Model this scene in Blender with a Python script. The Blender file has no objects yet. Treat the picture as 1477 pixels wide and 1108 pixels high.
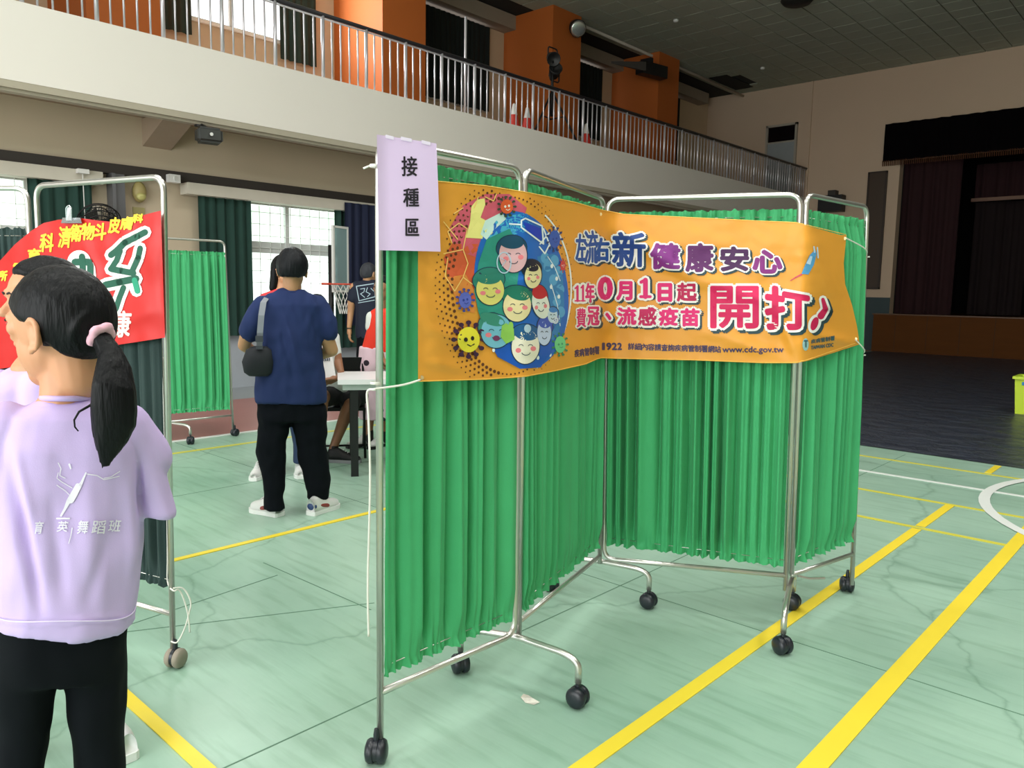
import bpy, bmesh, math, random
import numpy as np
from mathutils import Vector, Matrix, noise
from mathutils.bvhtree import BVHTree
random.seed(7)
C = bpy.context.scene.collection
PI = math.pi

# ------------------------------------------------------------------ camera
F_PX, CX, CY, CAM_H = 1120.0, 738.5, 554.0, 1.40
def _cam():
    a, p, r = math.radians(42.6), math.radians(6.75), math.radians(0.95)
    fwd = np.array([-math.sin(a)*math.cos(p), math.cos(a)*math.cos(p), -math.sin(p)])
    rt0 = np.array([math.cos(a), math.sin(a), 0.0]); dn0 = np.cross(fwd, rt0)
    rt = rt0*math.cos(r)-dn0*math.sin(r); dn = dn0*math.cos(r)+rt0*math.sin(r)
    return np.array([rt, dn, fwd])
RC = _cam(); O = np.array([0, 0, CAM_H])
cd = bpy.data.cameras.new('camera'); cam = bpy.data.objects.new('camera', cd); C.objects.link(cam)
cd.sensor_width = 36.0; cd.lens = 36.0*F_PX/1477.0; cd.clip_start = 0.05; cd.clip_end = 200
cam.matrix_world = Matrix(((RC[0][0], -RC[1][0], -RC[2][0], O[0]), (RC[0][1], -RC[1][1], -RC[2][1], O[1]),
                           (RC[0][2], -RC[1][2], -RC[2][2], O[2]), (0, 0, 0, 1)))
bpy.context.scene.camera = cam
# ------------------------------------------------------------------ light and exposure
sc = bpy.context.scene
sc.view_settings.view_transform = 'Standard'; sc.view_settings.look = 'None'
sc.view_settings.gamma = 1.0; sc.view_settings.use_curve_mapping = False
sc.view_settings.exposure = 0.45
W = bpy.data.worlds.new('daylight'); sc.world = W; W.use_nodes = True
W.node_tree.nodes['Background'].inputs[0].default_value = (0.98, 1.0, 0.975, 1)
W.node_tree.nodes['Background'].inputs[1].default_value = 2.0
def area(name, loc, rot, sx, sy, power, col=(1, 1, 1)):
    l = bpy.data.lights.new(name, 'AREA'); l.shape = 'RECTANGLE'; l.size = sx; l.size_y = sy; l.energy = power; l.color = col
    o = bpy.data.objects.new(name, l); o.location = loc; o.rotation_euler = rot; C.objects.link(o); return o
# added overhead fill lights above the near half of the hall (unseen) and the tall entrance windows behind the camera
for i, (lx, ly) in enumerate(((-5, -1.5), (-2, -1.5), (1.5, -1.5), (-4, 2.5), (-0.5, 2.5), (2.5, 3.5), (-3.5, 6.5), (1, 7))):
    area('overhead_fill', (lx, ly, 7.2), (0, 0, 0), 1.2, 1.2, 76, (1, 0.985, 0.95))
area('entrance_daylight', (-1.5, -6.5, 3.2), (math.radians(90), 0, 0), 9, 4.5, 330, (0.97, 1, 1))

# daylight through the uncurtained gallery window
area('gallery_window_daylight', (-12.15, 6.5, 6.3), (0, math.radians(-90), 0), 1.3, 2.4, 170, (0.97, 1, 1))

# ------------------------------------------------------------------ photo point -> place in the hall
def ray(x, y): return RC.T @ np.array([(x-CX)/F_PX, (y-CY)/F_PX, 1.0])
def onz(x, y, z=0.0):
    d = ray(x, y); return Vector(O+d*((z-O[2])/d[2]))
def onx(x, y, X):
    d = ray(x, y); return Vector(O+d*(X/d[0]))
def ony(x, y, Y):
    d = ray(x, y); return Vector(O+d*(Y/d[1]))
def proj(P):
    c = RC @ (np.array(P, float)-O); return (CX+F_PX*c[0]/c[2], CY+F_PX*c[1]/c[2], c[2])

# ------------------------------------------------------------------ materials
def lin(c):
    c = [v/255.0 for v in c]
    return tuple((v/12.92 if v <= 0.04045 else ((v+0.055)/1.055)**2.4) for v in c)+(1.0,)
MATS = {}
def mat(name, col, rough=0.6, metal=0.0, var=0.06, scale=6.0, bump=0.0, bscale=60.0, spec=0.5, stretch=None, emit=0.0, trans=0.0):
    if name in MATS: return MATS[name]
    m = bpy.data.materials.new(name); m.use_nodes = True; nt = m.node_tree; b = nt.nodes['Principled BSDF']
    b.inputs['Roughness'].default_value = rough; b.inputs['Metallic'].default_value = metal
    b.inputs['Specular IOR Level'].default_value = spec
    lc = lin(col); b.inputs['Base Color'].default_value = lc
    tc = nt.nodes.new('ShaderNodeTexCoord'); mp = nt.nodes.new('ShaderNodeMapping')
    if stretch: mp.inputs['Scale'].default_value = stretch
    nt.links.new(tc.outputs['Object'], mp.inputs[0])
    if var > 0:
        n = nt.nodes.new('ShaderNodeTexNoise'); n.inputs['Scale'].default_value = scale; n.inputs['Detail'].default_value = 4
        nt.links.new(mp.outputs[0], n.inputs['Vector'])
        mx = nt.nodes.new('ShaderNodeMix'); mx.data_type = 'RGBA'
        mx.inputs['A'].default_value = tuple(v*(1-var) for v in lc[:3])+(1,)
        mx.inputs['B'].default_value = tuple(min(1, v*(1+var)) for v in lc[:3])+(1,)
        nt.links.new(n.outputs['Fac'], mx.inputs['Factor']); nt.links.new(mx.outputs['Result'], b.inputs['Base Color'])
    if bump > 0:
        n2 = nt.nodes.new('ShaderNodeTexNoise'); n2.inputs['Scale'].default_value = bscale; n2.inputs['Detail'].default_value = 3
        nt.links.new(mp.outputs[0], n2.inputs['Vector'])
        bp = nt.nodes.new('ShaderNodeBump'); bp.inputs['Strength'].default_value = bump; bp.inputs['Distance'].default_value = 0.01
        nt.links.new(n2.outputs['Fac'], bp.inputs['Height']); nt.links.new(bp.outputs[0], b.inputs['Normal'])
    if emit > 0:
        b.inputs['Emission Color'].default_value = lc; b.inputs['Emission Strength'].default_value = emit
    if trans > 0: b.inputs['Transmission Weight'].default_value = trans
    MATS[name] = m; return m

# ------------------------------------------------------------------ mesh building
class MB:
    def __init__(s): s.v = []; s.f = []; s.mi = []; s.cur = 0
    def add(s, vs, fs):
        k = len(s.v); s.v += [tuple(v) for v in vs]; s.f += [tuple(i+k for i in f) for f in fs]; s.mi += [s.cur]*len(fs)
    def box(s, x0, x1, y0, y1, z0, z1):
        s.add([(x0, y0, z0), (x1, y0, z0), (x1, y1, z0), (x0, y1, z0), (x0, y0, z1), (x1, y0, z1), (x1, y1, z1), (x0, y1, z1)],
              [(0, 3, 2, 1), (4, 5, 6, 7), (0, 1, 5, 4), (1, 2, 6, 5), (2, 3, 7, 6), (3, 0, 4, 7)])
    def obox(s, c, ax, hx, hy, hz):       # box about centre c with x axis along unit ax (horizontal)
        ax = Vector(ax).normalized(); ay = Vector((0, 0, 1)).cross(ax).normalized(); az = ax.cross(ay); c = Vector(c); vs = []
        for k in (-1, 1):
            for (i, j) in ((-1, -1), (1, -1), (1, 1), (-1, 1)): vs.append(c+ax*hx*i+ay*hy*j+az*hz*k)
        s.add(vs, [(0, 3, 2, 1), (4, 5, 6, 7), (0, 1, 5, 4), (1, 2, 6, 5), (2, 3, 7, 6), (3, 0, 4, 7)])
    def tube(s, pts, r, n=10, cap=True, r2=None):
        pts = [Vector(p) for p in pts]; m = len(pts)
        rs = r if isinstance(r, (list, tuple)) else [r]*m
        t0 = (pts[1]-pts[0]).normalized(); up = Vector((0, 0, 1)) if abs(t0.z) < 0.9 else Vector((1, 0, 0))
        nx = t0.cross(up).normalized(); vs = []
        for i, p in enumerate(pts):
            a = pts[max(0, i-1)]; b = pts[min(m-1, i+1)]; t = (b-a).normalized()
            nx = (nx-t*nx.dot(t)).normalized(); ny = t.cross(nx)
            for k in range(n):
                an = 2*PI*k/n; vs.append(p+nx*math.cos(an)*rs[i]+ny*math.sin(an)*(rs[i] if r2 is None else rs[i]*r2))
        fs = [(i*n+k, i*n+(k+1) % n, (i+1)*n+(k+1) % n, (i+1)*n+k) for i in range(m-1) for k in range(n)]
        if cap: fs += [tuple(range(n))[::-1], tuple((m-1)*n+k for k in range(n))]
        s.add(vs, fs)
    def lathe(s, prof, c=(0, 0, 0), axis=(0, 0, 1), n=16, cap=True):   # prof (r, h)
        az = Vector(axis).normalized(); ax = az.orthogonal().normalized(); ay = az.cross(ax); c = Vector(c); vs = []
        for (r, h) in prof:
            for k in range(n):
                an = 2*PI*k/n; vs.append(c+az*h+(ax*math.cos(an)+ay*math.sin(an))*r)
        m = len(prof); fs = [(i*n+k, i*n+(k+1) % n, (i+1)*n+(k+1) % n, (i+1)*n+k) for i in range(m-1) for k in range(n)]
        if cap: fs += [tuple(range(n))[::-1], tuple((m-1)*n+k for k in range(n))]
        s.add(vs, fs)
    def grid(s, fn, nu, nv):
        vs = [fn(i/nu, j/nv) for j in range(nv+1) for i in range(nu+1)]
        s.add(vs, [(j*(nu+1)+i, j*(nu+1)+i+1, (j+1)*(nu+1)+i+1, (j+1)*(nu+1)+i) for j in range(nv) for i in range(nu)])
    def ell(s, c, rx, ry, rz, rot=None, nu=16, nv=10):
        c = Vector(c); vs = []; R_ = rot or Matrix.Identity(3)
        for j in range(1, nv):
            ph = PI*j/nv
            for i in range(nu):
                th = 2*PI*i/nu; vs.append(c+R_@Vector((rx*math.sin(ph)*math.cos(th), ry*math.sin(ph)*math.sin(th), rz*math.cos(ph))))
        k = len(vs); vs += [c+R_@Vector((0, 0, rz)), c-R_@Vector((0, 0, rz))]
        fs = [((j)*nu+i, (j+1)*nu+i, (j+1)*nu+(i+1) % nu, j*nu+(i+1) % nu) for j in range(nv-2) for i in range(nu)]
        fs += [(k, i, (i+1) % nu) for i in range(nu)]+[(k+1, (nv-2)*nu+(i+1) % nu, (nv-2)*nu+i) for i in range(nu)]
        s.add(vs, fs)
    def cap(s, a, b, ra, rb, n=14):       # tapered capsule
        a = Vector(a); b = Vector(b); t = b-a; L = t.length
        if L < 1e-6: return
        t = t/L; pr = []
        for k in range(0, 5): an = PI/2*k/4; pr.append((max(1e-4, ra*math.sin(an)), -ra*math.cos(an)))
        for k in range(0, 5): an = PI/2*k/4; pr.append((max(1e-4, rb*math.cos(an)), L+rb*math.sin(an)))
        s.lathe(pr, a, t, n)
    def mesh(s, name='mesh', smooth=False):
        me = bpy.data.meshes.new(name); me.from_pydata(s.v, [], s.f); me.validate()
        if any(s.mi) and len(me.polygons) == len(s.mi):
            me.polygons.foreach_set('material_index', s.mi)
        if smooth: me.polygons.foreach_set('use_smooth', [True]*len(me.polygons))
        me.update(); return me
    def build(s, name, m=None, parent=None, smooth=False):
        me = s.mesh(name, smooth); return link(name, me, m, parent)
def link(name, me, m=None, parent=None):
    o = bpy.data.objects.new(name, me); C.objects.link(o)
    if m:
        for q in (m if isinstance(m, (list, tuple)) else [m]): me.materials.append(q)
    if parent: o.parent = parent; o.matrix_parent_inverse = parent.matrix_world.inverted() if False else Matrix.Translation(-Vector(parent.location)) if not any(parent.rotation_euler) else parent_inv(parent)
    return o
def parent_inv(p):
    M = Matrix.LocRotScale(p.location, p.rotation_euler, p.scale); q = p.parent
    return M.inverted()
def thing(name, label, cat, loc=(0, 0, 0), group=None):
    o = bpy.data.objects.new(name, None); o.location = loc; o.empty_display_size = 0.1; C.objects.link(o)
    o['label'] = label; o['category'] = cat
    if group: o['group'] = group
    return o
def tag(o, label, cat, group=None):
    o['label'] = label; o['category'] = cat
    if group: o['group'] = group
    return o
def struct(o): o['kind'] = 'structure'; return o
def shade(o, angle=40):
    me = o.data; me.polygons.foreach_set('use_smooth', [True]*len(me.polygons))
    try: me.set_sharp_from_angle(angle=math.radians(angle))
    except Exception: pass
    return o
def bez(p0, p1, p2, n=6): return [Vector(p0)*(1-t)**2+Vector(p1)*2*t*(1-t)+Vector(p2)*t*t for t in [i/n for i in range(n+1)]]
def rounded(pts, r, n=6):
    pts = [Vector(p) for p in pts]; out = [pts[0]]
    for i in range(1, len(pts)-1):
        rr = r[i] if isinstance(r, dict) and i in r else (0 if isinstance(r, dict) else r)
        if rr <= 0: out.append(pts[i]); continue
        a = (pts[i-1]-pts[i]); b = (pts[i+1]-pts[i]); ra = min(rr, a.length*0.49); rb = min(rr, b.length*0.49)
        out += bez(pts[i]+a.normalized()*ra, pts[i], pts[i]+b.normalized()*rb, n)
    out.append(pts[-1]); return out
# ------------------------------------------------------------------ floor
def floor_material():
    m = bpy.data.materials.new('green_court_paint'); m.use_nodes = True; nt = m.node_tree; N = nt.nodes; L = nt.links
    b = N['Principled BSDF']; tc = N.new('ShaderNodeTexCoord')
    n1 = N.new('ShaderNodeTexNoise'); n1.inputs['Scale'].default_value = 0.7; n1.inputs['Detail'].default_value = 6; n1.inputs['Roughness'].default_value = 0.6
    L.new(tc.outputs['Object'], n1.inputs['Vector'])
    r = N.new('ShaderNodeValToRGB'); r.color_ramp.elements[0].position = 0.32; r.color_ramp.elements[1].position = 0.7
    r.color_ramp.elements[0].color = lin((142, 176, 158)); r.color_ramp.elements[1].color = lin((170, 202, 182))
    L.new(n1.outputs['Fac'], r.inputs[0])
    # scuffs: long thin noise
    mp = N.new('ShaderNodeMapping'); mp.inputs['Scale'].default_value = (1.5, 14, 1); mp.inputs['Rotation'].default_value = (0, 0, 0.5)
    n2 = N.new('ShaderNodeTexNoise'); n2.inputs['Scale'].default_value = 1.6; n2.inputs['Detail'].default_value = 5
    L.new(tc.outputs['Object'], mp.inputs[0]); L.new(mp.outputs[0], n2.inputs['Vector'])
    r2 = N.new('ShaderNodeValToRGB'); r2.color_ramp.elements[0].position = 0.34; r2.color_ramp.elements[1].position = 0.5
    r2.color_ramp.elements[0].color = (0.80, 0.84, 0.80, 1); r2.color_ramp.elements[1].color = (1, 1, 1, 1)
    L.new(n2.outputs['Fac'], r2.inputs[0])
    mx = N.new('ShaderNodeMix'); mx.data_type = 'RGBA'; mx.blend_type = 'MULTIPLY'; mx.inputs['Factor'].default_value = 0.8
    L.new(r.outputs[0], mx.inputs['A']); L.new(r2.outputs[0], mx.inputs['B'])
    # fine cracks
    mp3 = N.new('ShaderNodeMapping'); mp3.inputs['Scale'].default_value = (0.55, 0.4, 1)
    n4 = N.new('ShaderNodeTexNoise'); n4.inputs['Scale'].default_value = 3; n4.inputs['Detail'].default_value = 5
    L.new(tc.outputs['Object'], n4.inputs['Vector'])
    av = N.new('ShaderNodeVectorMath'); av.operation = 'MULTIPLY_ADD'; av.inputs[1].default_value = (0.3, 0.3, 0)
    L.new(n4.outputs['Color'], av.inputs[0]); L.new(tc.outputs['Object'], av.inputs[2])
    v = N.new('ShaderNodeTexVoronoi'); v.feature = 'DISTANCE_TO_EDGE'; v.inputs['Scale'].default_value = 0.9
    L.new(av.outputs[0], mp3.inputs[0]); L.new(mp3.outputs[0], v.inputs['Vector'])
    r3 = N.new('ShaderNodeValToRGB'); r3.color_ramp.elements[0].position = 0.0; r3.color_ramp.elements[1].position = 0.006
    r3.color_ramp.elements[0].color = (0.62, 0.68, 0.64, 1); r3.color_ramp.elements[1].color = (1, 1, 1, 1)
    L.new(v.outputs['Distance'], r3.inputs[0])
    mx3 = N.new('ShaderNodeMix'); mx3.data_type = 'RGBA'; mx3.blend_type = 'MULTIPLY'; mx3.inputs['Factor'].default_value = 0.7
    L.new(mx.outputs['Result'], mx3.inputs['A']); L.new(r3.outputs[0], mx3.inputs['B'])
    L.new(mx3.outputs['Result'], b.inputs['Base Color'])
    b.inputs['Roughness'].default_value = 0.34; b.inputs['Specular IOR Level'].default_value = 0.45
    n5 = N.new('ShaderNodeTexNoise'); n5.inputs['Scale'].default_value = 2.2; n5.inputs['Detail'].default_value = 4
    L.new(tc.outputs['Object'], n5.inputs['Vector'])
    mr = N.new('ShaderNodeMapRange'); mr.inputs['To Min'].default_value = 0.24; mr.inputs['To Max'].default_value = 0.48
    L.new(n5.outputs['Fac'], mr.inputs['Value']); L.new(mr.outputs[0], b.inputs['Roughness'])
    bp = N.new('ShaderNodeBump'); bp.inputs['Strength'].default_value = 0.08; bp.inputs['Distance'].default_value = 0.02
    L.new(n2.outputs['Fac'], bp.inputs['Height']); L.new(bp.outputs[0], b.inputs['Normal'])
    return m
FLOORM = floor_material()
XW = -10.2           # lower side wall
XF = -9.07           # balcony face
XU = -12.3           # upper side wall
YS = 22.0            # stage wall
ZC = 7.33            # ceiling
b = MB(); b.box(-12.4, 9.0, -7.0, YS+7, -0.3, 0.0)
floor = struct(b.build('floor', FLOORM))
RED = mat('red_court_paint', (176, 118, 112), 0.4, var=0.08, scale=2)
LGREY = mat('grey_floor_paint', (160, 165, 170), 0.5)
YEL = mat('yellow_line_paint', (245, 218, 62), 0.4, var=0.05)
YEL2 = mat('faded_yellow_line_paint', (216, 208, 78), 0.4, var=0.08)
WHT = mat('white_line_paint', (232, 236, 232), 0.4, var=0.03)
def strip(name, m, x0, x1, y0, y1, z0=0.0005, z1=0.003):
    q = MB(); q.box(x0, x1, y0, y1, z0, z1); o = q.build(name, m, floor); return o
strip('red_border', RED, -9.1, -6.98, -7, YS-0.01)
strip('grey_border', LGREY, XW, -9.1, -7, YS-0.01)
def line(m, x0, x1, y0, y1, z=0.0045):
    if m is YEL2: z = 0.0034
    return strip('court_line', m, x0, x1, y0, y1, 0.0005, z)
line(WHT, -6.98, -6.92, -7, 7.55)
line(YEL2, -6.47, -6.42, -7, 7.55)
line(YEL, -3.90, -3.86, 0.99, 7.55)
line(YEL, -3.90, 4.0, 0.945, 0.99)
line(YEL, -1.32, -1.265, 0.99, 5.08); line(YEL, -1.32, -1.265, 5.16, 5.85)
line(YEL, -1.36, -1.31, 7.19, 7.57)
line(YEL, -0.83, -0.76, 0.99, 7.12)
line(YEL2, -3.86, -0.76, 5.10, 5.14); line(YEL2, -3.86, 3.0, 5.85, 5.89); line(YEL2, -3.86, 3.0, 7.12, 7.16)
line(WHT, -6.9, 5.0, 6.49, 6.53, 0.005)
q = MB(); n = 72; cxc, cyc = 0.37, 6.5; vs = []
for k in range(n+1):
    a = 2*PI*k/n
    for r_ in (1.525, 1.595):
        vs.append((cxc+r_*math.cos(a), cyc+r_*math.sin(a), 0.0062))
q.add(vs, [(2*k, 2*k+1, 2*k+3, 2*k+2) for k in range(n)]); q.build('centre_circle', WHT, floor)
# slab joints, slightly recessed dark hairlines
JT = mat('floor_joint', (96, 132, 110), 0.7)
for (a, c_) in (((176, 905), (400, 830)), ((380, 812), (535, 880)), ((180, 912), (540, 870))):
    p = onz(*a); r_ = onz(*c_); q = MB(); d = (r_-p); q.obox((p+r_)/2+Vector((0, 0, 0.0008)), d, d.length/2, 0.0025, 0.0006); q.build('floor_joint', JT, floor)
for (x0, x1, y) in ((-6.9, 5, 3.02), (-6.9, 5, -0.2)):
    strip('floor_joint', JT, x0, x1, y, y+0.005, 0.0003, 0.0012)
for (x, y0, y1) in ((-5.1, -1, 7.5), (-2.05, -1, 7.5), (0.95, -1, 7.5)):
    strip('floor_joint', JT, x, x+0.005, y0, y1, 0.0003, 0.0012)

# black plastic sheeting in front of the stage
def sheeting():
    m = bpy.data.materials.new('black_plastic_sheeting'); m.use_nodes = True; nt = m.node_tree; N = nt.nodes; L = nt.links
    b = N['Principled BSDF']; b.inputs['Base Color'].default_value = lin((50, 57, 72)); b.inputs['Roughness'].default_value = 0.28
    tc = N.new('ShaderNodeTexCoord'); mp = N.new('ShaderNodeMapping'); mp.inputs['Scale'].default_value = (1.0, 1.5, 1); mp.inputs['Rotation'].default_value = (0, 0, 0.1)
    L.new(tc.outputs['Object'], mp.inputs[0])
    n = N.new('ShaderNodeTexNoise'); n.inputs['Scale'].default_value = 3.0; n.inputs['Detail'].default_value = 6; n.inputs['Roughness'].default_value = 0.65; n.inputs['Distortion'].default_value = 0.6
    L.new(mp.outputs[0], n.inputs['Vector'])
    bp = N.new('ShaderNodeBump'); bp.inputs['Strength'].default_value = 1.0; bp.inputs['Distance'].default_value = 0.16
    L.new(n.outputs['Fac'], bp.inputs['Height']); L.new(bp.outputs[0], b.inputs['Normal']); return m
def wavy(u, v):
    x = -6.85+u*13.8; y = 7.62+v*(YS-7.7)
    return (x, y+(0.02*math.sin(x*1.7) if v == 0 else 0), 0.006+0.010*max(0, noise.noise((x*1.1, y*4, 0)))*min(1, v*40))
q = MB(); q.grid(wavy, 90, 160); so = q.build('plastic_floor_sheet', sheeting(), smooth=True)
tag(so, 'black crinkled plastic sheet covering the floor before the stage', 'floor sheet')

# ------------------------------------------------------------------ walls
WALL = mat('cream_wall_paint', (200, 184, 160), 0.8, var=0.04, scale=1.2)
WALLS = mat('stage_wall_paint', (202, 178, 154), 0.85, var=0.05, scale=0.8)
DADO = mat('grey_dado_paint', (172, 178, 186), 0.6)
FASC = mat('balcony_white_paint', (236, 230, 222), 0.7, var=0.03, scale=0.8)
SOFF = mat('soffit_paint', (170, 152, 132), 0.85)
FRAME = mat('grey_aluminium_frame', (206, 210, 208), 0.5)
def wall_with_holes(name, X, thick, y0, y1, z0, z1, holes, m, side=-1):
    """wall on plane x=X (room face), holes: list (ya,yb,za,zb) sorted by y"""
    q = MB(); xa, xb = (X-thick, X); y = y0
    for (ya, yb, za, zb) in holes:
        if ya > y: q.box(xa, xb, y, ya, z0, z1)
        q.box(xa, xb, ya, yb, z0, za); q.box(xa, xb, ya, yb, zb, z1); y = yb
    q.box(xa, xb, y, y1, z0, z1)
    return struct(q.build(name, m))
low_holes = [(-2.7, -0.9, 0.86, 2.63), (0.8, 2.93, 0.86, 2.63), (4.98, 7.75, 0.86, 2.63), (9.4, 12.0, 0.86, 2.63), (13.8, 16.4, 0.86, 2.63)]
lw = wall_with_holes('wall_left_lower', XW, 0.25, -7, YS+0.25, 0, 3.42, low_holes, WALL)
q = MB(); q.box(XW, XW+0.02, -7, YS, 0.0, 0.78); struct(q.build('trim_dado_left', DADO))
up_holes = [(0.9, 3.4, 5.56, 7.02), (5.2, 7.95, 5.56, 7.02), (9.6, 12.35, 5.3, 7.02), (14.0, 16.4, 5.3, 7.02), (18.4, 20.1, 5.3, 7.02)]
UW = mat('cream_upper_wall_paint', (206, 182, 152), 0.8, var=0.04, scale=1.2)
uw = wall_with_holes('wall_left_upper', XU, 0.25, -7, YS+0.25, 3.42, ZC+0.1, up_holes, UW)
# balcony slab, fascia, soffit
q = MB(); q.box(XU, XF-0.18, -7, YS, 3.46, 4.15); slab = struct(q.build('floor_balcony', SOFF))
q = MB(); q.box(XF-0.18, XF, -7, YS, 3.40, 4.17); fas = struct(q.build('trim_balcony_face', FASC))
q = MB(); q.box(XF-0.20, XF-0.005, -7, YS, 3.33, 3.40); q.box(XF-0.16, XF-0.045, -7, YS, 3.30, 3.33); struct(q.build('trim_balcony_edge', mat('edge_paint', (176, 168, 150), 0.8)))
# tan beam face under the balcony with a sloping bracket
q = MB(); q.box(XW, XW+0.10, -7, YS, 2.86, 3.46); struct(q.build('trim_beam_left', WALL))
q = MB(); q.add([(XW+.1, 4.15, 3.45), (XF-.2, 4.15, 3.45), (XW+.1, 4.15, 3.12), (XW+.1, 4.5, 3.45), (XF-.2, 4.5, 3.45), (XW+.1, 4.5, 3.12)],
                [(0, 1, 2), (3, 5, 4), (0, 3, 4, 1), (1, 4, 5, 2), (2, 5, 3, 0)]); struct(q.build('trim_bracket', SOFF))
BAND = mat('dark_service_band', (58, 52, 48), 0.6)
q = MB(); q.box(XW, XW+0.14, -7, YS, 2.74, 2.86); struct(q.build('trim_service_band', BAND))
# end wall with gallery door, plaque side, and stage opening
XO = -6.67
q = MB(); q.box(XU, XO, YS, YS+0.3, 0, ZC+0.1); q.box(XO, 9, YS, YS+0.3, 5.0, ZC+0.1); sw = struct(q.build('wall_stage', WALLS))
q = MB(); q.box(-7.6, XO-0.003, YS-0.03, YS, 0, 1.42); q.box(XF+.05, -7.6, YS-0.03, YS, 0, 1.42); struct(q.build('trim_dado_stage', mat('dark_teal_dado', (44, 62, 66), 0.6)))
q = MB(); q.box(XF-0.05, XF+0.0, YS-0.05, YS, 4.15, ZC); struct(q.build('trim_wall_joint', WALLS))
q = MB(); q.box(9, 9.25, -7, YS+7, 0, ZC+0.1); struct(q.build('wall_right', WALL))
q = MB(); q.box(-12.4, -9.2, -7.25, -7, 0, ZC+.1); q.box(6.5, 9.2, -7.25, -7, 0, ZC+.1); q.box(-9.2, 6.5, -7.25, -7, 5.6, ZC+.1); struct(q.build('wall_back', WALL))
# ------------------------------------------------------------------ stage
q = MB(); q.box(-6.95, 9, YS-0.35, YS+6.8, 0, 0.97); 
stage = struct(q.build('floor_stage', mat('stage_wood_front', (92, 54, 22), 0.8, spec=0.15, var=0.15, scale=3, stretch=(0.4, 1, 4))))
q = MB(); q.box(-6.98, 9, YS-0.38, YS+0.2, 0.97, 1.0); struct(q.build('trim_stage_edge', mat('stage_edge_wood', (96, 60, 30), 0.4)))
for k in range(14):
    x = -6.4+k*0.75; q = MB(); q.box(x, x+0.012, YS-0.356, YS-0.35, 0.04, 0.95); q.build('panel_joint', mat('dark_joint', (70, 42, 20), 0.8), stage)
BLK = mat('stage_black', (14, 12, 14), 0.95)
q = MB(); q.box(XO-0.3, 9, YS+6.5, YS+6.8, 0.97, ZC); q.box(XO-0.3, XO-0.02, YS+0.3, YS+6.5, 0.97, ZC); struct(q.build('wall_stage_back', BLK))
def drape(name, p0, p1, z0, z1, m, parent=None, amp=0.05, lam=0.16, nu=None, nv=8, seed=0, flare=0.3, thick=0.0):
    p0 = Vector(p0); p1 = Vector(p1); L_ = (p1-p0).length; d = (p1-p0)/L_; nrm = Vector((-d.y, d.x, 0)); nu = nu or int(L_/lam*10)
    def fn(u, v):
        s = u*L_; ph = s/lam*2*PI+1.3*noise.noise((s*2.1, seed, 0.3))*2
        a = amp*(0.75+0.5*noise.noise((s*3.1, seed+5, v*0.6)))*(1-flare*v)
        w = math.sin(ph+0.5*noise.noise((s, v*1.2, seed)))*a+0.25*a*math.sin(2.3*ph+1)
        P = p0+d*s+nrm*w; return (P.x, P.y, z0+(z1-z0)*v)
    q = MB(); q.grid(fn, nu, nv); o = q.build(name, m, parent, smooth=True); return o
MAROON = mat('maroon_velvet', (40, 7, 14), 0.9, var=0.15)
DMAR = mat('dark_maroon_velvet', (22, 5, 8), 0.9)
c1 = tag(drape('stage_curtain', (XO-0.02, YS+0.45, 0), (-5.3, YS+0.45, 0), 1.0, 4.95, MAROON, amp=0.09, lam=0.3), 'dark red side curtain hanging at the left of the stage', 'curtain')
c2 = tag(drape('stage_valance', (XO-0.4, YS-0.12, 0), (8.9, YS-0.12, 0), 4.95, 5.9, mat('black_velvet', (5, 3, 5), 1.0, spec=0.1), amp=0.04, lam=0.35, flare=0.0), 'black pleated valance along the top of the stage opening', 'valance')
q = MB()
for k in range(330):
    x = XO-0.4+k*0.047; q.tube([(x, YS-0.12, 4.97), (x+0.006, YS-0.12, 4.83)], 0.013, 4)
f = q.build('gold_fringe', mat('gold_fringe', (84, 48, 24), 0.7), c2); f['kind'] = 'stuff'; f['label'] = 'brown gold fringe'
c3 = tag(drape('rear_stage_curtain', (-5.3, YS+1.8, 0), (8.9, YS+1.8, 0), 4.05, 4.95, MAROON, amp=0.06, lam=0.3), 'dark red border curtain above the inner stage lintel', 'curtain')
q = MB(); q.box(-5.35, 8.9, YS+1.7, YS+1.75, 3.98, 4.07); struct(q.build('trim_stage_lintel', mat('lintel_wood', (120, 84, 62), 0.5)))
c4 = tag(drape('rear_stage_curtain', (-5.3, YS+2.0, 0), (-4.1, YS+2.3, 0), 1.0, 4.0, DMAR, amp=0.08, lam=0.3), 'narrow dark maroon wing curtain inside the stage', 'curtain')
# plaque with carved strokes
pq = thing('wooden_plaque', 'tall dark wooden couplet plaque on the wall left of the stage', 'plaque', (-7.19, YS, 1.68))
q = MB(); q.box(-7.4, -6.98, YS-0.06, YS, 1.68, 4.68); q.build('board', mat('dark_plaque_wood', (62, 44, 28), 0.5), pq)
q = MB(); q.box(-7.43, -7.39, YS-0.08, YS, 1.65, 4.71); q.box(-6.99, -6.95, YS-0.08, YS, 1.65, 4.71); q.box(-7.43, -6.95, YS-0.08, YS, 4.68, 4.72); q.box(-7.43, -6.95, YS-0.08, YS, 1.64, 1.68)
q.build('frame', mat('plaque_frame', (44, 30, 20), 0.5), pq)
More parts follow.
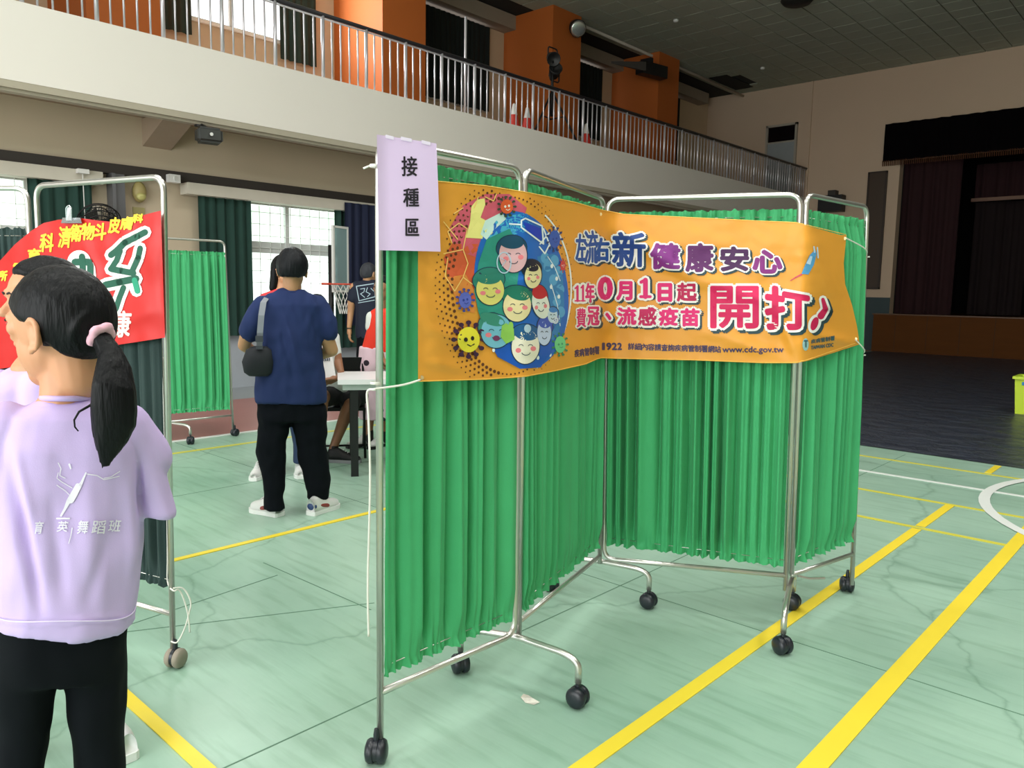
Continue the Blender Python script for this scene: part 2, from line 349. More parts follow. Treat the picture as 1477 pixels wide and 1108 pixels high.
# gallery door
dr = thing('door_1', 'x', 'x'); del dr['label']; del dr['category']; struct(dr); dr.location = (-10.1, YS, 4.15)
q = MB(); q.box(-10.30, -9.50, YS-0.05, YS, 4.15, 5.78); q.build('door_leaf', mat('pale_grey_door', (150, 156, 158), 0.5), dr)
q = MB(); q.box(-10.36, -10.30, YS-0.08, YS, 4.15, 6.28); q.box(-9.50, -9.44, YS-0.08, YS, 4.15, 6.28); q.box(-10.36, -9.44, YS-0.08, YS, 6.22, 6.28); q.box(-10.30, -9.5, YS-0.08, YS, 5.76, 5.8)
q.build('door_frame', mat('door_frame', (170, 160, 146), 0.6), dr)
q = MB(); q.box(-10.30, -9.5, YS-0.03, YS, 5.8, 6.22); q.build('transom_pane', mat('dark_glass', (14, 14, 18), 0.15), dr)
q = MB(); q.obox((-10.22, YS-0.08, 5.1), (1, 0, 0), 0.015, 0.03, 0.06); q.build('door_handle', BAND, dr)
# black loudspeaker on the end wall
ls = thing('wall_loudspeaker', 'black loudspeaker box on the end wall above the folding screen', 'loudspeaker', (-8.28, YS, 4.05))
q = MB(); q.box(-8.62, -7.98, YS-0.34, YS-0.05, 3.72, 4.16); q.build('cabinet', mat('black_plastic', (16, 16, 18), 0.5), ls)
q = MB(); q.box(-8.4, -8.2, YS-0.25, YS, 4.16, 4.3); q.build('bracket', BAND, ls)

# ------------------------------------------------------------------ ceiling with tiles
q = MB(); q.box(XU-0.2, 9.2, -7.2, YS+7, ZC+0.03, ZC+0.25)
ceil = struct(q.build('ceiling', mat('ceiling_grid', (36, 36, 34), 0.9)))
TILE = mat('grey_ceiling_tile', (168, 172, 156), 0.95, var=0.06, scale=1.3)
T = 0.545; tiles = []
for i in range(-21, 14):
    for j in range(-12, 41):
        x = i*T; y = j*T; p = proj((x+T/2, y+T/2, ZC))
        vis = p[2] > 0.5 and -40 < p[0] < 1520 and -60 < p[1] < 400 and x > -11.2
        tiles.append((0 if vis else 1, p[2], x, y))
tiles.sort(); me = None; st = MB()
vent_at = onz(1055, 119, ZC)
for k, (nv_, _, x, y) in enumerate(tiles):
    g = 0.011; dz = 0.004*random.random()
    if abs(x+T/2-vent_at.x) < T*0.5 and abs(y+T/2-vent_at.y) < T: continue
    if nv_ == 0 and k < 290:
        if me is None:
            q = MB(); q.box(g, T-g, g, T-g, 0, 0.03); me = q.mesh('ceiling_tile'); me.materials.append(TILE)
        o = bpy.data.objects.new('ceiling_tile', me); C.objects.link(o); o.parent = ceil; o.location = (x, y, ZC+dz)
    else: st.box(x+g, x+T-g, y+g, y+T-g, ZC+dz, ZC+0.03)
o = st.build('ceiling_tile_field', TILE, ceil); o['kind'] = 'stuff'
q = MB(); q.tube([(-11.1, 14.2, ZC-0.06), (-11.15, YS-0.02, ZC-0.08)], 0.035, 8)
tag(q.build('ceiling_pipe', mat('pale_pipe', (190, 180, 168), 0.5), smooth=True), 'long pale pipe running under the edge of the tiled ceiling', 'pipe')
for (x, y) in ((975, 28), (1100, 97)):
    p = onz(x, y, ZC); q = MB(); q.lathe([(0.001, -0.06), (0.05, -0.05), (0.06, -0.02), (0.05, 0.0)], p, n=12)
    tag(q.build('ceiling_spot', mat('white_metal', (225, 225, 222), 0.4), smooth=True), 'small white round fitting %s on the tiled ceiling' % ('nearer the top edge' if y < 50 else 'deeper in, towards the gallery door'), 'ceiling fitting')
p = onz(1150, -2, ZC); q = MB(); q.lathe([(0.02, -0.12), (0.26, -0.10), (0.32, -0.03), (0.3, 0.0)], p, n=20)
tag(q.build('ceiling_lamp', mat('dark_lamp', (22, 22, 20), 0.6), smooth=True), 'dark round lamp housing on the ceiling at the top edge', 'ceiling lamp')

# ------------------------------------------------------------------ upper pillars
OR = mat('orange_pillar_paint', (184, 96, 34), 0.7, var=0.04, scale=1.0)
for k, y in enumerate((-0.6, 3.85, 8.5, 12.93, 17.0)):
    q = MB(); q.box(XU, -10.9, y, y+0.95, 4.15, ZC); struct(q.build('trim_pillar', OR))
q = MB()
for y in (0.3, 5.0, 9.9, 14.2, 18.3): q.box(XU, XU+0.35, y, y+3.1, 7.04, ZC)
struct(q.build('trim_upper_beam', mat('beam_paint', (150, 136, 120), 0.8)))

# ------------------------------------------------------------------ windows
PANE = bpy.data.materials.new('frosted_window_glass'); PANE.use_nodes = True
def pane_material(m, topc, botc, zs, e):
    nt = m.node_tree; N = nt.nodes; L = nt.links; out = N['Material Output']; pb = N['Principled BSDF']
    pb.inputs['Base Color'].default_value = (0.9, 1, 0.95, 1); pb.inputs['Roughness'].default_value = 0.25
    tc = N.new('ShaderNodeTexCoord'); n = N.new('ShaderNodeTexNoise'); n.inputs['Scale'].default_value = 1.7; L.new(tc.outputs['Object'], n.inputs['Vector'])
    sx = N.new('ShaderNodeSeparateXYZ'); L.new(tc.outputs['Object'], sx.inputs[0])
    mr = N.new('ShaderNodeMapRange'); mr.inputs['From Min'].default_value = zs-0.3; mr.inputs['From Max'].default_value = zs+0.3
    L.new(sx.outputs[2], mr.inputs['Value']); ad = N.new('ShaderNodeMath'); ad.operation = 'MULTIPLY'; L.new(mr.outputs[0], ad.inputs[0]); L.new(n.outputs['Fac'], ad.inputs[1])
    mx = N.new('ShaderNodeMix'); mx.data_type = 'RGBA'; mx.inputs['A'].default_value = lin(botc); mx.inputs['B'].default_value = lin(topc); L.new(ad.outputs[0], mx.inputs['Factor'])
    L.new(mx.outputs['Result'], pb.inputs['Emission Color']); pb.inputs['Emission Strength'].default_value = e
pane_material(PANE, (190, 225, 195), (238, 248, 244), 1.9, 1.0)
PANE2 = bpy.data.materials.new('bright_window_glass'); PANE2.use_nodes = True; pane_material(PANE2, (244, 244, 250), (240, 242, 250), 6, 1.05)
GRILLE = mat('white_window_grille', (240, 244, 240), 0.5)
def window(name, X, y0, y1, z0, z1, ztr, mulls, pane, grille=True, fw=0.055):
    w = bpy.data.objects.new(name, None); C.objects.link(w); w.location = (X, (y0+y1)/2, z0); struct(w)
    xa, xb = X-0.16, X-0.08
    q = MB(); q.box(xa, xb, y0, y0+fw, z0, z1); q.box(xa, xb, y1-fw, y1, z0, z1); q.box(xa, xb, y0+fw, y1-fw, z0, z0+fw); q.box(xa, xb, y0+fw, y1-fw, z1-fw, z1)
    if ztr: q.box(xa, xb, y0+fw, y1-fw, ztr-0.08, ztr+0.08)
    for ym in mulls: q.box(xa, xb+0.01, ym-0.03, ym+0.03, z0+fw, z1-fw)
    q.build('window_frame', FRAME, w)
    ys = [y0+fw]+list(mulls)+[y1-fw]; zs = [z0+fw]+([ztr] if ztr else [])+[z1-fw]
    for i in range(len(ys)-1):
        for j in range(len(zs)-1):
            q = MB(); q.box(xa+0.03, xa+0.036, ys[i]+0.01, ys[i+1]-0.01, zs[j]+0.01, zs[j+1]-0.01); q.build('pane', pane, w)
    if grille:
        q = MB(); y = y0+0.16
        while y < y1-0.1: q.box(xb+0.015, xb+0.022, y, y+0.008, z0, z1); y += 0.165
        z = z0+0.12
        while z < z1-0.05: q.box(xb+0.015, xb+0.022, y0, y1, z, z+0.008); z += 0.165
        q.build('security_grille', GRILLE, w)
    return w
for k, (ya, yb, za, zb) in enumerate(low_holes):
    window('window_%d' % (k+1), XW, ya, yb, za, zb, 1.98, [ya+(yb-ya)*t for t in ((0.46, 0.82) if k == 2 else (0.5,))], PANE)
for k, (ya, yb, za, zb) in enumerate(up_holes):
    window('window_%d' % (k+6), XU, ya, yb, za, zb, None, [(ya+yb)/2], PANE2, grille=False)
q = MB()
for (ya, yb, za, zb) in up_holes: q.box(XU, XU+0.05, ya-0.04, yb+0.04, za-0.05, za)
struct(q.build('trim_window_sills', FASC))
# pelmets and curtains of the lower windows
PEL = mat('white_pelmet', (206, 200, 186), 0.7)
DG = mat('dark_green_curtain', (30, 62, 54), 0.9, var=0.12)
for k, (ya, yb) in enumerate(((0.5, 3.62), (4.66, 8.1), (9.1, 12.4), (13.4, 16.8))):
    q = MB(); q.box(XW+0.02, XW+0.24, ya, yb, 2.585, 2.73); q.box(XW+0.02, XW+0.24, ya-0.02, ya, 2.585, 2.73)
    tag(q.build('window_pelmet', PEL), ['white pelmet box over the leftmost lower window', 'white pelmet box over the barred window behind the man', 'white pelmet box over the third lower window', 'white pelmet box over the fourth lower window'][k], 'pelmet')
cl = [((2.85, 3.52), 'dark green curtain beside the window at the far left, behind the red banner'), ((4.82, 5.56), 'dark green curtain left of the barred window, behind the small green screen'),
      ((6.93, 7.95), 'dark green curtain right of the barred window, behind the basketball hoop')]
for k, ((ya, yb), lb) in enumerate(cl):
    tag(drape('window_curtain', (XW+0.14, ya, 0), (XW+0.14, yb, 0), 0.5 if k != 1 else 0.74, 2.583, DG, amp=0.035, lam=0.13, seed=k), lb, 'curtain')
for k, (ya, yb) in enumerate(((9.2, 10.0), (11.6, 12.3))):
    tag(drape('window_curtain', (XW+0.14, ya, 0), (XW+0.14, yb, 0), 0.5, 2.583, DG, amp=0.035, lam=0.13, seed=k+4), 'dark green curtain on the %s side of the third lower window' % ('near', 'far')[k], 'curtain')
DU = mat('dark_upper_curtain', (40, 54, 46), 0.9, var=0.12)
ul = [((2.7, 3.5), 'dark green gallery curtain just before the first orange pillar'), ((5.0, 5.82), 'dark green gallery curtain just past the leftmost orange pillar'), ((7.35, 8.06), 'dark green gallery curtain at the left of the bright orange pillar'),
      ((9.55, 12.4), 'wide blackout curtain covering the window right of the bright orange pillar'), ((13.95, 16.45), 'blackout curtain between the second and third orange pillars'), ((18.3, 20.2), 'blackout curtain past the farthest orange pillar')]
DK = mat('blackout_curtain', (16, 24, 22), 0.9)
for k, ((ya, yb), lb) in enumerate(ul):
    tag(drape('gallery_curtain', (XU+0.1, ya, 0), (XU+0.1, yb, 0), 5.26, 7.0, DU if k < 3 else DK, amp=0.03, lam=0.14, seed=k+9), lb, 'curtain')

# ------------------------------------------------------------------ balcony railing
RAIL = mat('painted_rail_steel', (208, 206, 212), 0.35, metal=0.5)
DRAIL = mat('dark_hand_rail', (44, 42, 46), 0.4, metal=0.4)
XR = XF-0.04
rl = thing('balcony_railing', 'grey steel railing with dark handrail along the balcony', 'railing', (XR, 6, 4.17))
q = MB(); q.tube([(XR, -2, 4.97), (XR, YS-0.02, 4.97)], 0.028, 10); q.build('handrail', DRAIL, rl, smooth=True)
q = MB(); q.tube([(XR, -2, 4.925), (XR, YS-0.02, 4.925)], 0.012, 6); q.build('under_rail', RAIL, rl, smooth=True)
q = MB(); q.tube([(0, 0, 4.16), (0, 0, 4.925)], 0.0115, 7); mb_ = q.mesh('baluster', True); mb_.materials.append(RAIL)
q = MB(); q.tube([(0, 0, 4.16), (0, 0, 4.96)], 0.024, 10); mp_ = q.mesh('rail_post', True); mp_.materials.append(RAIL)
y = 6.12-0.7*10; k = 0
while y < YS-0.1:
    post = (k % 5 == 0)
    o = bpy.data.objects.new('rail_post' if post else 'baluster', mp_ if post else mb_); C.objects.link(o); o.parent = rl
    o.matrix_parent_inverse = Matrix.Translation(-Vector(rl.location)); o.location = (XR, y, 0); y += 0.14; k += 1
q = MB(); q.tube([(XR-0.3, 9.0, 4.15), (XR-0.3, 9.0, 5.75)], 0.02, 8)
tag(q.build('gallery_pole', RAIL, smooth=True), 'thin pale vertical pole behind the railing before the blackout curtain', 'pole')

# ------------------------------------------------------------------ gallery equipment
BP = mat('black_plastic', (16, 16, 18), 0.5)
base = Vector((-9.6, 11.40, 4.15))
t = thing('spotlight_tripod', 'black tripod with two spotlights standing on the balcony', 'light stand', base)
q = MB(); q.tube([base+Vector((0, 0, 0.5)), base+Vector((0, 0, 1.62))], 0.028, 8); q.build('pole', BP, t, smooth=True)
for a in (0.4, 2.5, 4.6):
    q = MB(); q.tube([base+Vector((0, 0, 0.95)), base+Vector((0.5*math.cos(a), 0.5*math.sin(a), 0.02))], 0.02, 8)
    q.tube([base+Vector((0, 0, 0.45)), base+Vector((0.26*math.cos(a), 0.26*math.sin(a), 0.48))], 0.012, 6); q.build('leg', BP, t, smooth=True)
for (x, z, s) in ((797, 84, 1), (800, 103, -1)):
    c_ = onx(x, z, -9.6); q = MB(); dd = Vector((0.7, -0.5, -0.4*s))
    q.lathe([(0.03, -0.14), (0.09, -0.12), (0.11, 0.02), (0.13, 0.1), (0.12, 0.1), (0.06, 0.04)], c_, dd, 14); h = q.build('spotlight', BP, t, smooth=True)
    q = MB(); q.tube(rounded([c_+Vector((0, 0.13, 0)), c_+Vector((0, 0.13, 0.18*s)), c_+Vector((0, -0.13, 0.18*s)), c_+Vector((0, -0.13, 0))], 0.05), 0.014, 6); q.build('yoke', BP, h, smooth=True)
CONE = mat('red_cone_plastic', (205, 52, 40), 0.5)
for k, (x, yy) in enumerate(((741, 186), (760, 190), (845, 208))):
    c_ = onx(x, yy, -9.45); c_ = Vector((c_.x, c_.y, 4.15))
    t = thing('traffic_cone', ['red white-topped cone behind the railing, leftmost of three', 'red cone behind the railing, middle one beside the pillar', 'red white-banded cone behind the railing, right of the tripod'][k], 'traffic cone', c_, 'cones on the balcony')
    q = MB(); q.box(c_.x-.15, c_.x+.15, c_.y-.15, c_.y+.15, 4.15, 4.18); q.lathe([(0.12, 0.03), (0.035, 0.42)], c_, n=16); q.build('cone_body', CONE, t, smooth=False)
    q = MB(); q.lathe([(0.062, 0.30), (0.026, 0.48), (0.001, 0.5)], c_+Vector((0, 0, 0)), n=16); q.build('white_band', mat('white_metal', (225, 225, 222), 0.4), t)
# lamp on the second pillar and dark speaker on the third
c_ = onx(832, 40, -10.75)
t = thing('spotlight', 'chrome-faced round spotlight fixed at the top of the middle pillar', 'spotlight', c_)
q = MB(); q.lathe([(0.05, -0.2), (0.13, -0.16), (0.17, 0.0), (0.18, 0.1)], c_, (0.8, -0.5, -0.5), 16); q.build('housing', BP, t, smooth=True)
q = MB(); q.lathe([(0.001, 0.02), (0.10, 0.06), (0.165, 0.1), (0.17, 0.11), (0.13, 0.12), (0.001, 0.13)], c_, (0.8, -0.5, -0.5), 16); q.build('reflector', mat('lamp_chrome', (210, 212, 210), 0.25, metal=0.8), t, smooth=True)
q = MB(); q.tube([c_+Vector((-0.15, 0.1, 0.05)), c_+Vector((-0.25, 0.4, 0.3))], 0.03, 8); q.build('bracket', BP, t)
c_ = onx(935, 103, -10.8)
t = thing('pillar_loudspeaker', 'dark loudspeaker hung on the farthest orange pillar', 'loudspeaker', c_)
q = MB(); q.obox(c_+Vector((0.1, 0, 0)), (0.2, 1, 0), 0.42, 0.12, 0.14); q.build('cabinet', BP, t)
q = MB(); q.add([c_+Vector(v) for v in ((0.1, -0.4, 0.1), (0.1, -0.4, -0.1), (-0.3, -1.1, 0.05), (-0.3, -1.1, 0.0), (0.2, -0.4, 0.1), (0.2, -0.4, -0.1))], [(0, 2, 3, 1), (0, 4, 2), (4, 5, 3, 2), (1, 3, 5), (0, 1, 5, 4)]); q.build('horn', BAND, t)
q = MB(); q.box(c_.x-0.2, c_.x+0.1, c_.y-.05, c_.y+.05, c_.z+.1, c_.z+.3); q.build('bracket', BP, t)
q = MB(); v_ = vent_at; q.box(v_.x-0.27, v_.x+0.27, v_.y-0.8, v_.y+0.8, ZC-0.01, ZC+0.02)
tag(q.build('ceiling_vent', mat('vent_black', (14, 14, 13), 0.9)), 'black rectangular opening in the ceiling near the end wall', 'ceiling vent')

# loudspeaker under the balcony edge
c_ = Vector((-8.95, 4.44, 3.15))
t = thing('hanging_loudspeaker', 'small black loudspeaker hanging under the balcony edge', 'loudspeaker', c_)
q = MB(); q.obox(c_, (0.25, 1, 0), 0.14, 0.11, 0.085); bo = q.build('cabinet', mat('dark_grey_plastic', (48, 50, 48), 0.5), t)
bm = bmesh.new(); bm.from_mesh(bo.data); bmesh.ops.bevel(bm, geom=bm.edges[:], offset=0.03, segments=3, affect='EDGES'); bm.to_mesh(bo.data); bm.free()
q = MB(); q.tube([c_+Vector((0, 0, 0.06)), c_+Vector((-0.1, 0, 0.12)), Vector((-9.16, 4.44, 3.31))], 0.018, 8); q.lathe([(0.06, 0.0), (0.06, 0.02)], (-9.17, 4.44, 3.285), n=14); q.build('bracket', BP, t)
q = MB(); q.lathe([(0.001, 0.0), (0.02, 0.0), (0.02, 0.01), (0.001, 0.012)], c_+Vector((0.125, -0.03, 0.0)), (1, 0, 0), 10); q.build('status_light', mat('white_metal', (225, 225, 222), 0.4), t)
# steel column, emergency lamp, small camera and wall fan under the balcony
yc = onx(169, 270, XW+0.12).y
q = MB(); q.box(XW+0.02, XW+0.16, yc-0.03, yc+0.075, 0, 2.74); q.box(XW+0.02, XW+0.2, yc-0.085, yc-0.045, 0, 2.74)
tag(q.build('steel_column', mat('column_steel', (112, 112, 116), 0.45, metal=0.3)), 'grey steel column against the wall above the red banner', 'column')
c_ = onx(201, 277, XW+0.06)
t = thing('emergency_lamp', 'yellowed emergency lamp box on the wall right of the column', 'emergency lamp', c_)
q = MB(); q.ell(c_, 0.07, 0.085, 0.13); q.build('housing', mat('old_cream_plastic', (176, 160, 104), 0.5), t, smooth=True)
q = MB(); q.ell(c_+Vector((0.05, 0, -0.06)), 0.04, 0.06, 0.05); q.build('lamp', mat('yellow_lens', (196, 190, 120), 0.3), t, smooth=True)
c_ = onx(201, 305, XW+0.03); q = MB(); q.box(XW+.001, XW+0.02, c_.y-.07, c_.y+.07, c_.z-.05, c_.z+.05)
tag(q.build('wall_notice', mat('old_notice', (170, 160, 110), 0.6)), 'small yellowish notice plate under the emergency lamp', 'notice')
c_ = onx(250, 258, XW+0.2); q = MB(); q.obox(c_, (0, 1, 0), 0.07, 0.05, 0.05); q.lathe([(0.035, 0.0), (0.03, 0.06)], c_, (1, 0.2, 0), 12)
tag(q.build('wall_sensor', mat('white_metal', (225, 225, 222), 0.4)), 'small white box fitted on the dark service band', 'sensor')
c_ = onx(143, 318, XW+0.35)
t = thing('wall_fan', 'black wire-caged wall fan tilted down behind the red banner', 'fan', c_)
q = MB(); ax = Vector((0.75, -0.15, -0.75)).normalized(); e1 = ax.orthogonal().normalized(); e2 = ax.cross(e1)
for r_, h_ in ((0.23, 0.0), (0.2, 0.06), (0.15, 0.09), (0.09, 0.105), (0.2, -0.06), (0.12, -0.09)):
    q.tube([c_+ax*h_+(e1*math.cos(a)+e2*math.sin(a))*r_ for a in [2*PI*k/28 for k in range(29)]], 0.007, 5, cap=False)
for k in range(24):
    a = 2*PI*k/24; dd = e1*math.cos(a)+e2*math.sin(a)
    q.tube([c_+ax*0.11+dd*0.03, c_+ax*0.09+dd*0.15, c_+dd*0.23, c_-ax*0.09+dd*0.12, c_-ax*0.1+dd*0.03], 0.0035, 4, cap=False)
q.build('guard', BP, t, smooth=True)
q = MB()
for k in range(3):
    a = 2*PI*k/3; d1 = e1*math.cos(a)+e2*math.sin(a); d2 = e1*math.cos(a+0.9)+e2*math.sin(a+0.9)
    q.add([c_+d1*0.03, c_+d1*0.18-ax*0.02, c_+d2*0.18+ax*0.03, c_+d2*0.03], [(0, 1, 2, 3)])
q.build('blades', mat('fan_blade', (60, 62, 60), 0.4), t)
q = MB(); q.ell(c_-ax*0.14, 0.07, 0.07, 0.08); q.tube([c_-ax*0.14, c_-ax*0.14+Vector((-0.12, 0, 0.02)), Vector((XW+0.02, c_.y, c_.z+0.1))], 0.02, 8); q.build('motor', mat('cream_motor', (190, 182, 168), 0.5), t, smooth=True)
q = MB(); yy = onx(116, 260, XW+0.2).y; q.tube([(XW+0.28, yy, 2.72), (XW+0.28, yy+.003, 2.0)], 0.005, 5); q.box(XW+.245, XW+.32, yy-0.06, yy+.06, 2.68, 2.73)
tag(q.build('pull_cord', mat('white_metal', (225, 225, 222), 0.4)), 'white pull cord with ceiling box hanging beside the wall fan', 'cord')
# ------------------------------------------------------------------ folding screens
CHR = mat('brushed_steel_tube', (205, 203, 198), 0.28, metal=0.85, var=0.04, scale=20)
CASTM = mat('caster_black_nylon', (30, 34, 42), 0.35)
def curtain_fabric(name, col, sheen):
    m = mat(name, col, 0.8, var=0.07, scale=9, bump=0.12, bscale=220)
    b = m.node_tree.nodes['Principled BSDF']; b.inputs['Sheen Weight'].default_value = sheen
    return m
GREEN = curtain_fabric('green_screen_cloth', (64, 168, 108), 0.05)
TEAL = curtain_fabric('dark_teal_screen_cloth', (28, 52, 50), 0.03)
R = 0.0105
def caster(P, parent, rot=0.0, dirty=False, r=0.036):
    """twin wheel caster standing on the floor at P"""
    P = Vector(P); ax = Vector((math.cos(rot), math.sin(rot), 0)); fw = Vector((-ax.y, ax.x, 0)); c = P+Vector((0, 0, r))
    q = MB(); q.lathe([(0.009, 0.02), (0.009, 0.052), (0.006, 0.07)], c, n=10)
    q.lathe([(0.012, -0.007), (r*0.93, -0.006), (r*0.93, 0.006), (0.012, 0.007)], c+Vector((0, 0, 0.004)), ax, 20)
    s = q.build('caster', CASTM, parent, smooth=False); shade(s)
    for sg in (-1, 1):
        q = MB(); q.lathe([(0.004, 0.0), (r*0.95, 0.0), (r, 0.003), (r, 0.014), (r*0.86, 0.022), (r*0.45, 0.027), (0.002, 0.0275)], c+ax*0.0065*sg, ax*sg, 24)
        w = q.build('wheel', CASTM if not dirty else mat('dusty_caster', (150, 140, 126), 0.7), s, smooth=False); shade(w)
    return s
class Pole:
    def __init__(s, base, top=None, topz=1.81, toppx=None):
        s.b = Vector(base)
        if toppx:
            v = proj((s.b.x, s.b.y, topz))[1]; s.t = onz(toppx, v, topz)
            d = (s.t-s.b); 
        else: s.t = Vector((s.b.x, s.b.y, topz))
    def at(s, z): return s.b+(s.t-s.b)*(z/s.t.z)
def panel(root, A, B_, legA, legB, ztop=1.805, zrail=(0.19, 0.19), cur=None, curz=(0.27, 1.71), seed=0, lam=0.055, amp=0.016, off=0.015, curtain=GREEN, zr=None):
    """frame tube between poles A and B_. legA/legB: z the pole tube ends at, or None where it curves into the bottom rail"""
    d = (B_.at(1)-A.at(1)); d.z = 0; d.normalize(); a = lambda z: A.at(z)+d*off; b = lambda z: B_.at(z)-d*off
    za, zb = zrail
    if legA is not None and legB is not None: pts = [a(legA), a(ztop), b(ztop), b(legB)]; rr = {1: 0.055, 2: 0.055}
    elif legB is None: pts = [a(legA), a(ztop), b(ztop), b(zb), a(za)]; rr = {1: 0.055, 2: 0.055, 3: 0.055}
    else: pts = [b(zb), a(za), a(ztop), b(ztop), b(legB)]; rr = {1: 0.055, 2: 0.055, 3: 0.055}
    q = MB(); q.tube(rounded(pts, rr, 8), R, 12); fr = q.build('tube_frame', CHR, root, smooth=True)
    if legA is not None and legB is not None:
        q = MB(); q.tube([a(za), b(zb)], R*0.9, 12); q.build('bottom_rail', CHR, root, smooth=True)
    # cloth wires
    z0, z1 = curz
    for z in (z0+0.03, z1-0.03):
        q = MB(); q.tube([a(z), b(z)], 0.0016, 6); q.build('curtain_wire', CHR, root, smooth=True)
    nrm = Vector((-d.y, d.x, 0)); e = 0.012; sgn = 1 if nrm.dot(Vector((0, 0, 1))-A.at(1)) > 0 else -1
    Lw = (b(1)-a(1)).length-2*e; rnd = random.Random(seed)
    n = int(Lw/0.0035); per = lam/0.0035; ph = []; p = rnd.random()*6
    for i in range(n+1):
        p += 2*PI/per*max(0.25, 1+1.3*noise.noise((i*0.54/per, seed*3.1, 0))); ph.append(p)
    zt = z1-0.03; zb_ = z0+0.03
    def fn(u, v):
        i = min(n, int(u*n+0.5)); s = u*Lw; z = z0+(z1-z0)*v; base = a(z)+(b(z)-a(z)).normalized()*(e+s)
        env = min(1.0, abs(z-zt)/0.10, abs(z-zb_)/0.08)
        am = amp*(0.35+1.15*abs(noise.noise((s*5.3, seed+0.7, v*0.5)))*1.6)
        w = sgn*am*((2.6*abs(math.sin(0.5*ph[i]+0.35*noise.noise((s*3, v*1.5, seed))))**0.58-1.7)+0.22*math.sin(2.3*ph[i]+seed+0.8*v))*(0.35+0.65*env)
        gz = 0
        if z > zt or z < zb_:
            k = (z-zt)/0.03 if z > zt else (zb_-z)/0.03; k = min(1, k)
            w += k*0.010*noise.noise((s*70, seed, z*30))*1.6; gz = k*0.010*noise.noise((s*55, seed+9, 1))
        near = min(abs(z-zt), abs(z-zb_))
        w += 0.010*noise.noise((s*75, seed+3, z*5))*max(0, 1-near/0.11)
        w += 0.0015*noise.noise((s*40, seed+3, z*6))
        P = base+nrm*w; return (P.x, P.y, P.z+gz)
    q = MB(); nv = 60; nu = n
    zs = [0, .007, .014, .021, .028, .04, .055, .075]+[0.075+0.85*k/26 for k in range(1, 27)]+[.945, .96, .972, .98, .986, .993, 1.0]
    vs = [fn(i/nu, v) for v in zs for i in range(nu+1)]
    q.add(vs, [(j*(nu+1)+i, j*(nu+1)+i+1, (j+1)*(nu+1)+i+1, (j+1)*(nu+1)+i) for j in range(len(zs)-1) for i in range(nu)])
    c = q.build('curtain', curtain, root, smooth=True); return c
def foot(root, c1, c2, A, zbar=0.185, dirty=False):
    """arched T foot between two caster points through pole A"""
    c1 = Vector(c1); c2 = Vector(c2); m = A.at(zbar)
    u1 = Vector((c1.x, c1.y, zbar)); u2 = Vector((c2.x, c2.y, zbar))
    q = MB(); q.tube(rounded([c1+Vector((0, 0, 0.085)), u1+Vector((0, 0, -.012)), m, u2+Vector((0, 0, -.012)), c2+Vector((0, 0, 0.085))], {1: 0.09, 2: 0.02, 3: 0.09}, 8), R*1.15, 12)
    f = q.build('foot', CHR, root, smooth=True)
    for k, c in enumerate((c1, c2)): caster(c, root, rot=1.1+k*0.6, dirty=dirty)
PA = Pole((-1.752, 1.335, 0), toppx=540); PB = Pole(onz(745, 990), toppx=754.5); PC_ = Pole(onz(866, 866), toppx=872)
PD = Pole(onz(1136, 908), toppx=1161); PE = Pole(onz(1230, 857), toppx=1253)
s1 = thing('folding_screen', 'large four-panel green curtain screen on casters in the foreground, with the orange banner', 'folding screen', (-1.6, 2.4, 0))
panel(s1, PA, PB, 0.07, None, zrail=(0.215, 0.20), curz=(0.26, 1.765), seed=3, lam=0.090, amp=0.026)
panel(s1, PB, PC_, 0.18, 0.18, zrail=(0.235, 0.215), curz=(0.27, 1.765), seed=5, lam=0.066, amp=0.030)
panel(s1, PC_, PD, None, 0.17, zrail=(0.20, 0.235), curz=(0.27, 1.748), seed=8, lam=0.068, amp=0.036)
panel(s1, PD, PE, 0.24, 0.05, zrail=(0.235, 0.20), curz=(0.275, 1.745), seed=12, lam=0.070, amp=0.026)
caster(PA.b, s1, rot=0.72); 
foot(s1, onz(664, 970), onz(833, 1019), PB); foot(s1, onz(795, 852), onz(935, 877), PC_); foot(s1, onz(1128, 943), onz(1142, 879), PD)
caster(onz(1221, 853), s1, rot=0.4); q = MB(); q.tube([PE.at(0.055), onz(1221, 853)+Vector((0, 0, 0.06))], 0.009, 8); q.build('caster_stem', CASTM, s1)
q = MB(); q.tube(rounded([PD.at(0.24)+Vector((0.03, 0.01, 0)), PD.at(0.24)+Vector((0.06, 0.05, -.015)), PD.at(0.22)+Vector((0.1, 0.12, 0))], 0.02), 0.006, 6); q.build('hinge_link', CHR, s1)
for z in (1.55, 0.62):
    for P_ in ():
        q = MB(); q.lathe([(0.001, -0.02), (0.017, -0.018), (0.017, 0.018), (0.001, 0.02)], P_.at(z), n=8) if False else q.obox(P_.at(z), (1, 0.4, 0), 0.012, 0.004, 0.008); q.build('hinge', CHR, s1)
# second screen at the left, dark teal cloth
L1 = Pole(onz(254, 962), topz=1.785, toppx=240); Lb = onz(54, 266, 1.785); L0 = Pole((Lb.x+0.02, Lb.y-0.02, 0), topz=1.785)
dLn = (L1.b-L0.b).normalized()
s2 = thing('folding_screen', 'dark teal curtain screen on casters at the left, carrying the red banner', 'folding screen', (-3.1, 1.1, 0))
panel(s2, L0, L1, 0.05, 0.07, zrail=(0.2, 0.2), curz=(0.30, 1.62), seed=21, lam=0.05, amp=0.014, curtain=TEAL, ztop=1.775)
Lc = onz(44, 268, 1.785); La = Pole((Lc.x, Lc.y, 0), topz=1.785); Lm = Pole((Lc.x-0.55, Lc.y-0.42, 0), topz=1.785)
panel(s2, Lm, La, 0.05, 0.05, zrail=(0.2, 0.2), curz=(0.30, 1.62), seed=25, lam=0.045, amp=0.012, curtain=TEAL, ztop=1.775)
